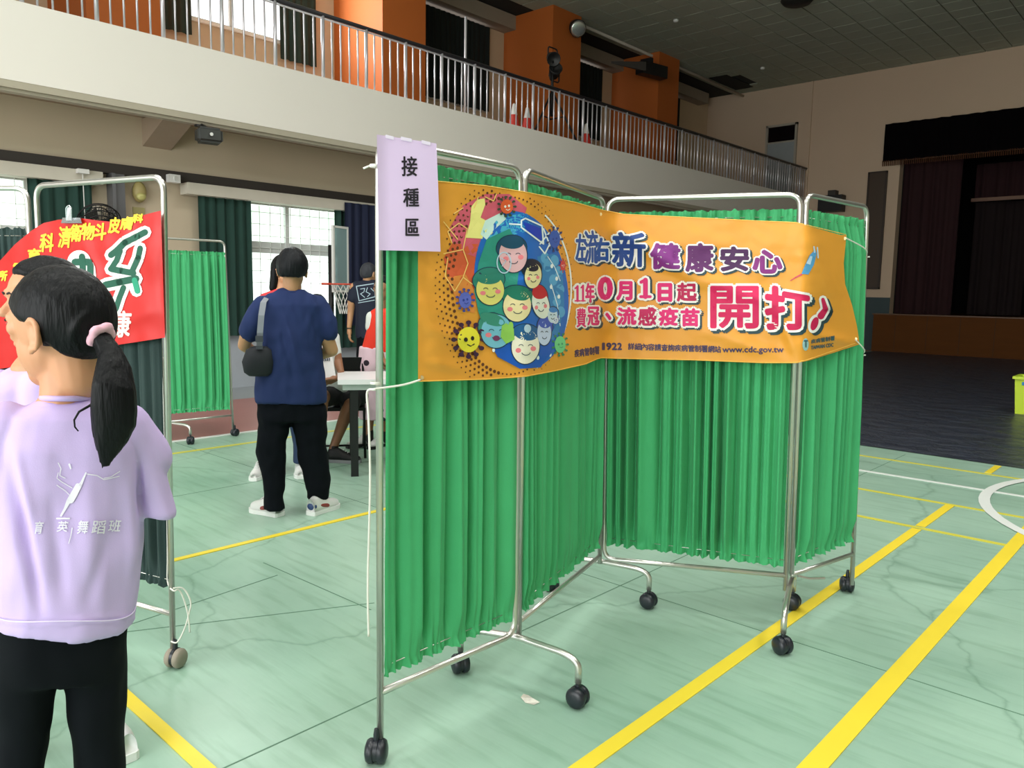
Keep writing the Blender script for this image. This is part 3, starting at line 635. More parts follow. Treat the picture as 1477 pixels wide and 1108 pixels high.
caster(L1.b, s2, rot=0.5, dirty=True); caster(Lm.b, s2, rot=0.5); caster(L0.b+Vector((0.02, -.02, 0)), s2, rot=1.0)
# third, small green screen in the middle distance
G1 = Pole(onz(339, 629), topz=1.83, toppx=326); G0 = Pole((-6.95, 2.97, 0), topz=1.83)
s3 = thing('folding_screen', 'small green curtain screen standing by the red floor border in the distance', 'folding screen', (-6.9, 3.2, 0))
panel(s3, G0, G1, 0.18, 0.06, zrail=(0.19, 0.2), curz=(0.26, 1.72), seed=31, lam=0.085, amp=0.018, ztop=1.82)
Gm = Pole((-7.15, 2.42, 0), topz=1.83)
panel(s3, Gm, G0, 0.06, 0.18, zrail=(0.2, 0.19), curz=(0.26, 1.72), seed=33, lam=0.085, amp=0.018, ztop=1.82)
foot(s3, onz(275, 641), Vector((-7.15, 2.90, 0)), G0); caster(G1.b, s3, rot=0.3); caster(Gm.b, s3, rot=0.3)

# ------------------------------------------------------------------ tied cords
CORD = mat('white_cord', (230, 228, 220), 0.7)
def cord(name, label, pts, r=0.0028, par=None, cat='cord'):
    q = MB(); P = [Vector(p) for p in pts]; out = []
    for i in range(len(P)-1):
        p0 = P[max(0, i-1)]; p1 = P[i]; p2 = P[i+1]; p3 = P[min(len(P)-1, i+2)]
        for k in range(6):
            t = k/6; out.append(0.5*((2*p1)+(p2-p0)*t+(2*p0-5*p1+4*p2-p3)*t*t+(3*p1-p0-3*p2+p3)*t*t*t))
    out.append(P[-1]); q.tube(out, r, 7); o = q.build(name, CORD, par, smooth=True)
    if label: tag(o, label, cat)
    return o
# ------------------------------------------------------------------ printing on cloth: shapes in photo points laid on a surface
def textmesh(s, bold=0.0):
    c = bpy.data.curves.new('lettering', 'FONT'); c.body = s; c.size = 1.0; c.resolution_u = 3
    o = bpy.data.objects.new('lettering', c); C.objects.link(o); dg = bpy.context.evaluated_depsgraph_get(); me = bpy.data.meshes.new_from_object(o.evaluated_get(dg))
    v = [(p.co.x, p.co.y) for p in me.vertices]; f = [tuple(p.vertices) for p in me.polygons]
    bpy.data.objects.remove(o); bpy.data.curves.remove(c); bpy.data.meshes.remove(me); return v, f
_tc = {}
def glyph(s):
    if s not in _tc:
        v, f = textmesh(s); xs = [p[0] for p in v]; ys = [p[1] for p in v]
        x0, x1, y0, y1 = min(xs), max(xs), min(ys), max(ys)
        _tc[s] = ([((p[0]-x0)/(x1-x0), (y1-p[1])/(y1-y0)) for p in v], f)
    return _tc[s]
class Print:
    """collects flat shapes (photo points) into one piece of print laid on surface fn(x,y,offset)"""
    def __init__(s, fn, off): s.fn = fn; s.off = off; s.v = []; s.f = []
    def poly(s, pts):
        n = len(pts); cx_ = sum(p[0] for p in pts)/n; cy_ = sum(p[1] for p in pts)/n; k = len(s.v)
        s.v += [(cx_, cy_)]+list(pts); s.f += [(k, k+1+i, k+1+(i+1) % n) for i in range(n)]; return s
    def ell(s, x, y, rx, ry, rot=0, n=28, a0=0, a1=360):
        c_, s_ = math.cos(math.radians(rot)), math.sin(math.radians(rot)); P = []
        full = (a1-a0) >= 360
        for i in range(n if full else n+1):
            a = math.radians(a0+(a1-a0)*i/n); u, w = rx*math.cos(a), ry*math.sin(a); P.append((x+u*c_-w*s_, y+u*s_+w*c_))
        return s.poly(P)
    def stroke(s, pts, w, w2=None, capn=4):
        P = [Vector(p).to_2d() if len(p) > 2 else Vector(p) for p in pts]; n = len(P)
        for i in range(n-1):
            a, b = P[i], P[i+1]; d = b-a
            if d.length < 1e-6: continue
            d.normalize(); nn = Vector((-d.y, d.x)); wa = w if w2 is None else w+(w2-w)*i/max(1, n-1); wb = w if w2 is None else w+(w2-w)*(i+1)/max(1, n-1)
            m = max(1, int((b-a).length/8)); k = len(s.v)
            for j in range(m+1):
                t = j/m; c_ = a+(b-a)*t; ww = wa+(wb-wa)*t; s.v += [tuple(c_+nn*ww/2), tuple(c_-nn*ww/2)]
            s.f += [(k+2*j, k+2*j+1, k+2*j+3, k+2*j+2) for j in range(m)]
            for q_, ww in ((a, wa), (b, wb)): s.ell(q_.x, q_.y, ww/2, ww/2, n=8)
        return s
    def ring(s, x, y, rx, ry, w, n=32, a0=0, a1=360):
        k = len(s.v)
        for i in range(n+1):
            a = math.radians(a0+(a1-a0)*i/n)
            s.v += [(x+(rx-w/2)*math.cos(a), y+(ry-w/2)*math.sin(a)), (x+(rx+w/2)*math.cos(a), y+(ry+w/2)*math.sin(a))]
        s.f += [(k+2*i, k+2*i+1, k+2*i+3, k+2*i+2) for i in range(n)]; return s
    def text(s, ch, x0, y0, x1, y1, fat=0.0, shear=0.0, ring=8, y0b=None, y1b=None, dx=0, dy=0):
        """glyph filling the photo box; y0b/y1b are the right-hand top/bottom; fat grows the strokes by that many photo points"""
        gv, gf = glyph(ch); y0b = y0 if y0b is None else y0b; y1b = y1 if y1b is None else y1b
        offs = [(0, 0)]+([(fat*math.cos(2*PI*i/ring), fat*math.sin(2*PI*i/ring)) for i in range(ring)] if fat > 0 else [])
        for (ox, oy) in offs:
            k = len(s.v)
            for (u, w) in gv:
                ya = y0+(y0b-y0)*u; yb = y1+(y1b-y1)*u
                s.v.append((x0+(x1-x0)*u+shear*(0.5-w)+ox+dx, ya+(yb-ya)*w+oy+dy))
            s.f += [tuple(i+k for i in f) for f in gf]
        return s
    def build(s, name, m, parent, sub=6):
        bm = bmesh.new(); vs = [bm.verts.new((p[0], p[1], 0)) for p in s.v]
        for f in s.f:
            try: bm.faces.new([vs[i] for i in f])
            except ValueError: pass
        if sub:
            def near(e):
                x = (e.verts[0].co.x+e.verts[1].co.x)/2; return any(a < x < b_ for (a, b_) in ((728, 786), (838, 906), (1124, 1182)))
            for _ in range(5):
                E_ = [e for e in bm.edges if e.calc_length() > sub or (sub > 4 and e.calc_length() > 4.5 and near(e))]
                if not E_: break
                bmesh.ops.subdivide_edges(bm, edges=E_, cuts=1); bmesh.ops.triangulate(bm, faces=[f for f in bm.faces if len(f.verts) > 4])
        for v in bm.verts:
            v.co = s.fn(v.co.x, v.co.y, s.off)
        me = bpy.data.meshes.new(name); bm.to_mesh(me); bm.free()
        o = link(name, me, m, parent); return o
def ink(name, col, rough=0.6): return mat('ink_'+name, col, rough, var=0.03, scale=12)

# ------------------------------------------------------------------ orange banner
def plane_of(P1, P2, off):
    a = P1.at(1.0); b = P2.at(1.0); d = (b-a); d.z = 0; d.normalize(); up = (P1.t-P1.b).normalized()+(P2.t-P2.b).normalized(); n = d.cross(up.normalized()).normalized()
    if n.dot(Vector((0, 0, CAM_H))-a) < 0: n = -n
    return a+n*off, n
PL = [plane_of(PA, PB, 0.050), plane_of(PB, PC_, 0.056), plane_of(PC_, PD, 0.060), plane_of(PD, PE, 0.052)]
def raydepth(x, y, k):
    p, n = PL[k]; d = Vector(ray(x, y)); return (p-Vector((0, 0, CAM_H))).dot(n)/d.dot(n)
def px_of(P_, y):
    a = proj(P_.b); b = proj(P_.t); t = (y-b[1])/(a[1]-b[1]); return b[0]+(a[0]-b[0])*t
def rawdepth(x, y):
    k = 0 if x < px_of(PB, y) else 1 if x < px_of(PC_, y) else 2 if x < px_of(PD, y) else 3
    return raydepth(x, y, k)
def bdepth(x, y):
    ws = 0; t = 0
    for i in range(-4, 5):
        w = 5-abs(i); t += rawdepth(x+i*(3.2 if x > 800 else 2.5), y)*w; ws += w
    return t/ws
_gx = np.arange(560, 1285, 2.5); _gy = np.arange(230, 580, 6.0)
def _table():
    raw = np.array([[rawdepth(x, y) for x in np.arange(560-45, 1285+45, 2.5)] for y in _gy]); n = len(_gx); off = 18
    out = np.zeros((len(_gy), n)); ws = 0
    for i in range(-8, 9):
        w = 9-abs(i); out += raw[:, off+i:off+i+n]*w; ws += w
    return out/ws
_T = _table()
def bdepth(x, y):
    u = min(max((x-_gx[0])/2.5, 0), len(_gx)-1.001); v = min(max((y-_gy[0])/6.0, 0), len(_gy)-1.001); i, j = int(u), int(v); u -= i; v -= j
    return float((_T[j, i]*(1-u)+_T[j, i+1]*u)*(1-v)+(_T[j+1, i]*(1-u)+_T[j+1, i+1]*u)*v)
def seg(x, y, ax_, ay_, bx_, by_):
    dx, dy = bx_-ax_, by_-ay_; L2 = dx*dx+dy*dy; t = max(0, min(1, ((x-ax_)*dx+(y-ay_)*dy)/L2)); ex, ey = x-ax_-t*dx, y-ay_-t*dy
    sg = 1 if (dx*(y-ay_)-dy*(x-ax_)) > 0 else -1
    return math.hypot(ex, ey)*sg, t
def crease(x, y, a, b, w, amp):
    d, t = seg(x, y, *a, *b); return amp*math.exp(-(d/w)**2)*math.sin(PI*min(1, max(0.05, t)))
def bwrinkle(x, y):
    h = 0.003*noise.noise((x*0.012, y*0.03, 1.0))+0.0022*noise.noise((x*0.03, y*0.012, 4.0))+0.0012*noise.noise((x*0.06, y*0.07, 7.0))
    h += crease(x, y, (868, 318), (1010, 405), 11, 0.011)+crease(x, y, (930, 375), (1190, 462), 14, 0.009)
    h += crease(x, y, (1165, 330), (1215, 470), 9, 0.006)+crease(x, y, (1120, 440), (1150, 520), 8, 0.006)
    h += crease(x, y, (1175, 480), (1238, 498), 7, 0.010)+crease(x, y, (880, 330), (885, 500), 9, 0.004)
    h += crease(x, y, (608, 395), (640, 545), 12, 0.004)+crease(x, y, (606, 470), (700, 500), 7, 0.004)+crease(x, y, (606, 520), (680, 535), 6, 0.004)
    h += crease(x, y, (1000, 470), (1140, 520), 10, 0.005)
    return h
def bsurf(x, y, off=0.0):
    t = bdepth(x, y)-bwrinkle(x, y)*2.3-off-0.004; return Vector((0, 0, CAM_H))+Vector(ray(x, y)).normalized()*(t*Vector(ray(x, y)).length)
def lerp_tab(tab, x):
    if x <= tab[0][0]: return tab[0][1]
    for (a, b) in zip(tab, tab[1:]):
        if x <= b[0]: return a[1]+(b[1]-a[1])*(x-a[0])/(b[0]-a[0])
    return tab[-1][1]
TOP = [(603, 258), (635, 262), (700, 268), (757, 277), (830, 292), (868, 303), (900, 309), (1000, 314), (1100, 319), (1150, 321), (1165, 325), (1222, 339)]
BOT = [(603, 551), (700, 548), (757, 544), (800, 536), (845, 526), (865, 517), (900, 518), (1000, 520), (1100, 524), (1148, 524), (1165, 520), (1200, 508), (1240, 494)]
REDGE = [(338, 1221), (380, 1217), (410, 1219), (440, 1229), (470, 1236), (496, 1240)]
ORANGE = mat('orange_banner_cloth', (232, 158, 54), 0.5, var=0.03, scale=4, bump=0.05, bscale=300)
bnb = thing('vaccination_banner', 'long orange printed banner tied across the front of the large green screen', 'banner', PC_.at(0.0)+Vector((0, 0, 1.2)))
q = MB(); NX, NY = 210, 54; vs = []
for j in range(NY+1):
    for i in range(NX+1):
        u = i/NX; v = j/NY
        xn = 603+u*(1232-603); yt = lerp_tab(TOP, min(xn, 1222)); yb = lerp_tab(BOT, xn)
        y = yt+(yb-yt)*v; xr_ = lerp_tab(REDGE, y)
        x = xn if xn < 1140 else 1140+(xn-1140)*(xr_-1140)/(1232-1140)
        vs.append(bsurf(x, y))
q.add(vs, [(j*(NX+1)+i, j*(NX+1)+i+1, (j+1)*(NX+1)+i+1, (j+1)*(NX+1)+i) for j in range(NY) for i in range(NX)])
q.build('cloth', ORANGE, bnb, smooth=True)
q = MB()
def edge_hem(pts): q.tube([bsurf(x, y, 0.0006) for (x, y) in pts], 0.0016, 5)
edge_hem([(x, lerp_tab(TOP, x)) for x in range(604, 1222, 8)]); edge_hem([(x, lerp_tab(BOT, x)-1) for x in range(604, 1240, 8)])
q.build('hem', mat('banner_hem', (250, 196, 84), 0.5), bnb, smooth=True)

def P(off): return Print(bsurf, off)
D1, D2, D3, D4, D5, D6 = 0.0014, 0.0027, 0.0040, 0.0054, 0.0066, 0.0076
# artwork: round picture of vaccinated people
A = P(D1)
A.poly([(648, 330), (668, 296), (700, 280), (735, 280), (760, 300), (750, 330), (700, 350), (690, 372), (655, 360)]); A.build('printed_artwork', ink('rose', (214, 92, 112)), bnb, 14)
A = P(D1); A.poly([(640, 372), (652, 352), (690, 352), (706, 380), (694, 430), (672, 440), (650, 420)]); A.build('printed_artwork', ink('burnt_red', (216, 92, 52)), bnb, 14)
A = P(D1+.0004); A.poly([(645, 400), (672, 396), (690, 430), (684, 452), (664, 446)]); A.build('printed_artwork', ink('amber', (228, 140, 60)), bnb, 14)
A = P(D2); A.ell(752, 418, 67, 114, rot=-8, n=48); A.build('printed_artwork', ink('deep_blue', (24, 104, 196)), bnb, 12)
A = P(D2); A.poly([(697, 330), (722, 312), (760, 308), (772, 330), (700, 352)]); A.build('printed_artwork', ink('sky', (70, 176, 214)), bnb, 12)
A = P(D3); A.poly([(702, 345), (735, 330), (752, 360), (745, 420), (722, 470), (700, 478), (690, 450), (684, 420), (690, 380)]); A.build('printed_artwork', ink('sea_green', (44, 148, 132)), bnb, 10)
A = P(D3); A.poly([(775, 370), (800, 366), (812, 400), (814, 440), (806, 480), (792, 500), (786, 440)]); A.build('printed_artwork', ink('ocean', (40, 128, 190)), bnb, 10)
A = P(D3); A.poly([(697, 478), (720, 465), (760, 480), (800, 470), (800, 500), (780, 530), (750, 532), (718, 515)]); A.build('printed_artwork', ink('royal', (18, 88, 190)), bnb, 10)
# flexed arm
A = P(D2); A.poly([(672, 343), (678, 320), (680, 298), (688, 288), (699, 286), (700, 295), (692, 300), (692, 322), (702, 330), (716, 326), (706, 345)]); A.build('printed_artwork', ink('pale_yellow', (242, 232, 140)), bnb, 12)
A = P(D2+.0003); A.poly([(693, 338), (700, 318), (724, 306), (730, 316), (712, 332), (702, 346)]); A.build('printed_artwork', ink('ice', (206, 234, 228)), bnb, 12)
# honeycomb lines
A = P(D2+.0006)
for pl in (((640, 366), (668, 360), (675, 380), (668, 400)), ((668, 360), (674, 330), (662, 322), (646, 334), (652, 350)), ((640, 320), (660, 345)), ((668, 400), (684, 412), (690, 400)), ((646, 372), (642, 398), (656, 420), (668, 400)), ((684, 300), (690, 284)), ((655, 308), (668, 300)), ((700, 284), (712, 290), (716, 280))): A.stroke(pl, 1.4)
A.build('printed_artwork', ink('honey', (250, 208, 120)), bnb, 12)
# syringe, white outline
A = P(D4); A.stroke([(735, 323), (752, 324)], 2); A.stroke([(752, 318), (758, 315), (782, 326), (784, 352), (760, 334), (752, 328), (752, 318)], 2.2); A.stroke([(784, 330), (794, 356)], 2); A.stroke([(779, 352), (792, 336)], 2); A.stroke([(778, 356), (786, 366), (794, 350)], 2)
A.build('printed_artwork', ink('white', (238, 246, 250)), bnb, 12)
A = P(D4-.0003); A.poly([(755, 320), (780, 329), (781, 347), (760, 333)]); A.build('printed_artwork', ink('syringe_blue', (20, 60, 190)), bnb, 12)
# faces: x, y, rx, ry, skin, hair, hair dir
NAVY = ink('outline', (18, 50, 78))
def face(x, y, rx, ry, skin, hair, hr=(0, -0.45, 1.12, 0.8), tilt=0, smile=1, blush=True):
    A = P(D4); A.ell(x+hr[0]*rx, y+hr[1]*ry, rx*hr[2]+1.2, ry*hr[3]+1.2, rot=tilt); A.ell(x, y, rx+1.3, ry+1.3, rot=tilt); A.build('printed_face_outline', NAVY, bnb, 10)
    A = P(D4+.0003); A.ell(x+hr[0]*rx, y+hr[1]*ry, rx*hr[2], ry*hr[3], rot=tilt); A.build('printed_hair', ink('hair_%d_%d_%d' % hair, hair), bnb, 10)
    A = P(D5); A.ell(x, y, rx, ry, rot=tilt, n=32); A.build('printed_face', ink('skin_%d_%d_%d' % skin, skin), bnb, 10)
    A = P(D5+.0002); A.ell(x+hr[0]*rx*0.9, y-ry*0.72, rx*0.85, ry*0.36, rot=tilt+8); A.build('printed_fringe', ink('hair_%d_%d_%d' % hair, hair), bnb, 10)
    if blush:
        A = P(D5+.0004); A.ell(x-rx*0.52, y+ry*0.22, rx*0.2, ry*0.14); A.ell(x+rx*0.56, y+ry*0.12, rx*0.2, ry*0.14); A.build('printed_blush', ink('blush', (240, 130, 140)), bnb)
    A = P(D6)
    for sx in (-0.32, 0.36):
        A.stroke([(x+sx*rx+rx*0.16*math.cos(a), y-ry*0.02-ry*0.1*math.sin(a)) for a in (0.2, 0.9, 1.6, 2.3, 2.9)], 0.9)
    A.stroke([(x+rx*0.04+rx*0.3*math.cos(a), y+ry*0.34+ry*0.16*math.sin(a)) for a in (0.1, 0.7, 1.3, 1.9, 2.5, 3.0)], 1.0)
    A.build('printed_features', NAVY, bnb)
face(740, 368, 20, 25, (232, 182, 190), (16, 74, 104), hr=(-0.1, -0.42, 1.08, 0.72), tilt=-5)
face(769, 398, 12, 18, (236, 224, 170), (14, 26, 48), hr=(-0.2, -0.6, 1.2, 0.72), tilt=6)
face(707, 418, 20, 22, (226, 216, 120), (40, 128, 112), hr=(-0.1, -0.65, 1.15, 0.8), tilt=-8)
face(746, 441, 20, 23, (240, 222, 170), (22, 118, 96), hr=(0.05, -0.6, 1.15, 0.66), tilt=8)
face(780, 439, 12, 21, (232, 236, 226), (196, 32, 44), hr=(-0.1, -0.6, 0.9, 0.75), tilt=-14)
face(716, 478, 22, 24, (120, 190, 214), (56, 140, 120), hr=(-0.3, -0.3, 0.9, 0.8), tilt=10)
face(758, 500, 20, 25, (244, 236, 216), (26, 92, 148), hr=(0, -0.5, 1.16, 0.8), tilt=3)
face(785, 480, 10, 18, (196, 210, 240), (60, 90, 190), hr=(0.1, -0.5, 1.1, 0.8), tilt=0, blush=False)
face(797, 455, 7, 11, (206, 224, 240), (60, 130, 200), hr=(0.1, -0.3, 1.1, 0.8), blush=False)
A = P(D6+.0004); A.ring(727, 379, 10, 15, 1.6); A.stroke([(722, 372), (730, 376), (724, 384)], 1); A.build('printed_artwork', ink('pale_blue', (190, 214, 236)), bnb)
A = P(D6+.0002); A.poly([(724, 470), (730, 466), (741, 474), (742, 490), (730, 496), (722, 486)]); A.ell(737, 470, 3.5, 6); A.build('printed_artwork', ink('lime', (150, 206, 92)), bnb)
A = P(D6+.0002); A.ell(716, 488, 5, 4); A.build('printed_artwork', ink('plum', (120, 50, 96)), bnb)
A = P(D6+.0003); A.ell(761, 474, 5, 6); A.build('printed_artwork', ink('pale_blue', (190, 214, 236)), bnb)
A = P(D3+.0002)
for (x, y) in ((800, 376), (806, 392), (798, 404), (808, 418), (803, 434), (790, 384), (786, 372), (809, 450)): A.ell(x, y, 6, 8)
A.build('printed_artwork', ink('figure_blue', (84, 164, 214)), bnb)
A = P(D3+.0005)
for (x, y) in ((796, 384), (803, 402), (795, 414), (806, 428), (712, 505), (776, 516), (700, 460)): A.ell(x, y, 2, 3)
A.stroke([(790, 370), (800, 385), (808, 405)], 1); A.stroke([(795, 410), (804, 440), (808, 470)], 1); A.build('printed_artwork', ink('white', (238, 246, 250)), bnb)
# virus figures
def virus(x, y, r, col, spike, facec, n=11, ry=1.15):
    A = P(D5)
    for k in range(n):
        a = 2*PI*k/n; A.stroke([(x+r*0.8*math.cos(a), y+r*0.8*ry*math.sin(a)), (x+r*1.3*math.cos(a), y+r*1.3*ry*math.sin(a))], r*0.2); A.ell(x+r*1.34*math.cos(a), y+r*1.34*ry*math.sin(a), r*0.24, r*0.2)
    A.build('printed_virus_spikes', ink('spike_%d_%d_%d' % spike, spike), bnb)
    A = P(D5+.0004); A.ell(x, y, r, r*ry); A.build('printed_virus', ink('virus_%d_%d_%d' % col, col), bnb, 10)
    A = P(D6); A.ell(x-r*0.25, y, r*0.18, r*0.2); A.ell(x+r*0.35, y-r*0.12, r*0.16, r*0.2); A.stroke([(x-r*0.1, y+r*0.45), (x+r*0.2, y+r*0.6), (x+r*0.5, y+r*0.4)], r*0.1)
    A.build('printed_virus_face', ink('face_%d_%d_%d' % facec, facec), bnb)
virus(676, 490, 16, (240, 224, 56), (60, 24, 60), (30, 20, 20), 12)
virus(731, 298, 9, (224, 92, 44), (50, 70, 50), (240, 240, 230))
virus(671, 433, 9, (92, 104, 196), (60, 70, 150), (40, 60, 150), ry=1.3)
virus(800, 345, 8, (50, 90, 180), (40, 60, 120), (30, 60, 150), ry=1.6)
virus(808, 497, 8, (110, 204, 140), (50, 130, 96), (60, 150, 110), ry=1.5)
virus(812, 383, 4, (214, 70, 70), (200, 60, 70), (240, 220, 220), 8, ry=1.8)
virus(801, 462, 4.5, (214, 224, 240), (70, 90, 190), (60, 80, 180), 8)
# halftone dots along the picture's edge
A = P(D1+.0004); rr = random.Random(2)
for ring_, (k0, k1) in enumerate(((0, 1), (1, 2), (2, 3), (3, 4), (4, 5))):
    for k in range(86):
        a = 2*PI*(k+0.5*(ring_ % 2))/86; rx = 82+ring_*5.5; ry = 128+ring_*6.5; cx_, cy_ = 734+ring_*-0.5, 412
        x = cx_+rx*math.cos(a); y = cy_+ry*math.sin(a)
        if y < lerp_tab(TOP, x)+6 or y > lerp_tab(BOT, x)-5 or x < 608 or (x < 642 and y < 366): continue
        big = 1.0 if 100 < math.degrees(a) % 360 < 260 else 0.55
        if math.cos(a) > 0.5: big = 0.4
        if ring_ > 2 and math.cos(a) > -0.2: continue
        A.ell(x, y, (2.3-ring_*0.32)*big, (2.6-ring_*0.36)*big, n=7)
o = A.build('printed_dots', ink('dot_brown', (96, 52, 24)), bnb); o['kind'] = 'stuff'
A = P(D1+.0006); A.ring(748, 416, 76, 122, 2.2, n=60, a0=-60, a1=70); A.build('printed_artwork', ink('white', (238, 246, 250)), bnb, 10)

# lettering: dark drop shadow, white rim, coloured face
LET = []
def put(ch, x0, y0, x1, y1, col, fat=1.6, rim=4.2, sh=(3, 2.5), **k): LET.append((ch, x0, y0, x1, y1, col, fat, rim, sh, k))
BLU, PUR, DPU, PNK, RD2 = (30, 82, 164), (150, 50, 140), (74, 26, 84), (226, 38, 118), (178, 20, 56)
put('左', 831, 338, 845, 376, BLU, 1.0, 3.0); put('流', 843, 333, 862, 380, BLU, 0.9, 3.0); put('右', 858, 344, 878, 376, BLU, 1.3, 3.4)
put('新', 884, 336, 930, 384, (28, 66, 140), 1.5, 4.2); put('健', 939, 352, 980, 387, (130, 44, 134), 1.7); put('康', 990, 352, 1028, 391, (96, 32, 100), 1.7)
put('安', 1040, 357, 1079, 390, DPU, 1.7); put('心', 1087, 362, 1127, 393, (140, 44, 130), 2.0)
put('年', 845, 409, 857, 436, PNK, 0.9, 3.2)
put('0', 864, 401, 882, 431, PNK, 2.2, 4.6); put('月', 890, 407, 911, 432, PNK, 1.5);  put('日', 950, 410, 968, 434, PNK, 1.8); put('起', 977, 409, 1004, 434, (190, 26, 84), 1.1)
put('費', 832, 445, 845, 472, PNK, 0.5, 2.6); put('冠', 848, 443, 864, 469, PNK, 0.8, 3.0); put('、', 874, 452, 881, 461, PNK, 1.2, 4.0)
put('流', 891, 444, 917, 468, PNK, 1.1); put('感', 921, 444, 946, 469, (196, 30, 92), 1.0); put('疫', 951, 445, 977, 469, PNK, 1.2); put('苗', 983, 446, 1008, 470, PNK, 1.3)
put('開', 1026, 414, 1093, 472, (216, 26, 92), 1.7, 5.4, (4, 4), y1b=473); put('打', 1105, 412, 1166, 474, (206, 22, 84), 2.4, 6.0, (4, 4), y0b=424)
ONES = [(833, 413, 434, 3.4), (841, 412, 434, 3.0), (931, 404, 428, 7.0)]
for dxo, lay, c_ in (('sh', D2, (36, 66, 74)), ('rim', D3, (246, 244, 240))):
    A = P(lay); sh1 = (3, 2.5) if dxo == 'sh' else (0, 0); rimw = 3.2
    for (ch, x0, y0, x1, y1, col, fat, rim, sh, k) in LET:
        A.text(ch, x0, y0, x1, y1, fat=rim, ring=10, dx=sh[0] if dxo == 'sh' else 0, dy=sh[1] if dxo == 'sh' else 0, **k)
    for (X, ya, yb, w_) in ONES: A.stroke([(X+sh1[0], ya), (X+sh1[0], yb)], w_+2*rimw); A.stroke([(X-w_*0.9+sh1[0], ya+3), (X+sh1[0], ya)], w_*0.7+2*rimw); A.stroke([(X-w_+sh1[0], yb), (X+w_+sh1[0], yb)], w_*0.6+2*rimw)
    # exclamation mark
    d = (4, 3.5) if dxo == 'sh' else (0, 0)
    A.stroke([(1187+d[0], 432+d[1]), (1191+d[0], 446+d[1]), (1184+d[0], 456+d[1])], 12, 16); A.ell(1175+d[0], 467+d[1], 9, 14, rot=20)
    A.build('lettering_shadow' if dxo == 'sh' else 'lettering_rim', ink(dxo, c_), bnb, 12)
cols = {}
for t_ in LET: cols.setdefault(t_[5], []).append(t_)
for k_, (col, lst) in enumerate(cols.items()):
    im = ink('letter%d' % k_, col)
    for (ch, x0, y0, x1, y1, c_, fat, rim, sh, k) in lst: A = P(D4); A.text(ch, x0, y0, x1, y1, fat=fat, **k); A.build('lettering', im, bnb)
    if col == PNK:
        for (X, ya, yb, w_) in ONES: A = P(D4); A.stroke([(X, ya), (X, yb)], w_); A.stroke([(X-w_*0.9, ya+3), (X, ya)], w_*0.7); A.stroke([(X-w_, yb), (X+w_, yb)], w_*0.6); A.build('lettering', im, bnb)
    if col == (206, 22, 84):
        A = P(D4); A.stroke([(1187, 432), (1191, 446), (1184, 456)], 5, 10); A.build('lettering', im, bnb); A = P(D4); A.ell(1175, 467, 5, 10, rot=20); A.build('lettering', im, bnb)
A = P(D2)
x = 829.0
for ch in '疾病管制署': A.text(ch, x, 504-(x-829)*0.14, x+6.6, 515-(x-829)*0.14, fat=0.35, ring=4); x += 7.2
for ch, xa, xb in (('1', 869, 872), ('9', 875, 881.5), ('2', 883, 889.5), ('2', 891, 896.5)): A.text(ch, xa, 495, xb, 504.5, fat=0.7, ring=6)
x = 906.0
for ch in '詳細內容請查詢疾病管制署網站': A.text(ch, x, 495+(x-906)*0.034, x+9.0, 504.5+(x-906)*0.034, fat=0.3, ring=4); x += 9.6
A.text('www.cdc.gov.tw', 1042, 500, 1130, 511, fat=0.35, ring=4)
o = A.build('lettering', ink('small_print', (66, 56, 92)), bnb, 14); o['kind'] = 'stuff'
# syringe drawing and little logo
A = P(D2); A.poly([(1156, 395), (1160, 385), (1168, 368), (1176, 360), (1178, 366), (1174, 382), (1166, 396)]); A.build('printed_artwork', ink('syringe_body', (84, 156, 206)), bnb, 12)
A = P(D3); A.poly([(1163, 380), (1169, 369), (1172, 370), (1169, 382)]); A.stroke([(1174, 356), (1175, 364)], 2); A.stroke([(1179, 357), (1180, 372)], 2); A.build('printed_artwork', ink('pale_blue', (190, 214, 236)), bnb)
A = P(D3); A.stroke([(1156, 396), (1148, 400), (1140, 405)], 2.4, 1.0); A.build('printed_artwork', ink('needle', (208, 70, 100)), bnb)
A = P(D2); A.ell(1162, 497, 4.5, 9); A.build('logo_mark', ink('logo_grey', (150, 190, 190)), bnb)
A = P(D3); A.text('T', 1160, 491, 1165, 501, fat=0.5, ring=4); A.text('TAIWAN CDC', 1170, 499, 1202, 504, fat=0.3, ring=4, y0b=495, y1b=500); A.text('疾病管制署', 1170, 490, 1204, 496, fat=0.2, ring=4, y0b=484, y1b=491); o = A.build('lettering', ink('logo_teal', (50, 90, 100)), bnb); o['kind'] = 'stuff'
# eyelets
q = MB()
for (x, y) in ((608, 545), (1218, 344), (1234, 489), (866, 309)):
    q.lathe([(0.003, 0.0), (0.007, 0.0), (0.007, 0.0015), (0.003, 0.0015)], bsurf(x, y, 0.001), (Vector((0, 0, CAM_H))-bsurf(x, y)).normalized(), 12)
q.build('eyelet', mat('brass_eyelet', (190, 170, 120), 0.3, metal=0.8), bnb)
# cords holding the banner
fr = Vector((0, 0, CAM_H))-PA.at(1.125); fr.z = 0; fr.normalize()
e0 = PE.at(1.585); cord('banner_cord', 'white cord from the upper right corner of the orange banner to the end pole', [e0+Vector((0.014, 0.0, 0)), e0+Vector((0, -0.016, 0)), e0*0.75+bsurf(1222, 340)*0.25+fr*0.035, (e0+bsurf(1222, 340, 0.004))/2+fr*0.03, bsurf(1219, 343, 0.008)])
e1 = PE.at(1.14); cord('banner_cord', 'white cord from the lower right corner of the orange banner to the end pole', [e1+Vector((0.014, 0, 0)), e1+Vector((-0.002, -0.016, 0)), (e1+bsurf(1238, 494, 0.004))/2+Vector((0, 0, -0.004))+fr*0.03, bsurf(1234, 490, 0.008)])
a0 = PA.at(1.125); fr = Vector((0, 0, CAM_H))-a0; fr.z = 0; fr.normalize(); sd = Vector((-fr.y, fr.x, 0))
b0 = bsurf(606, 548, 0.006)
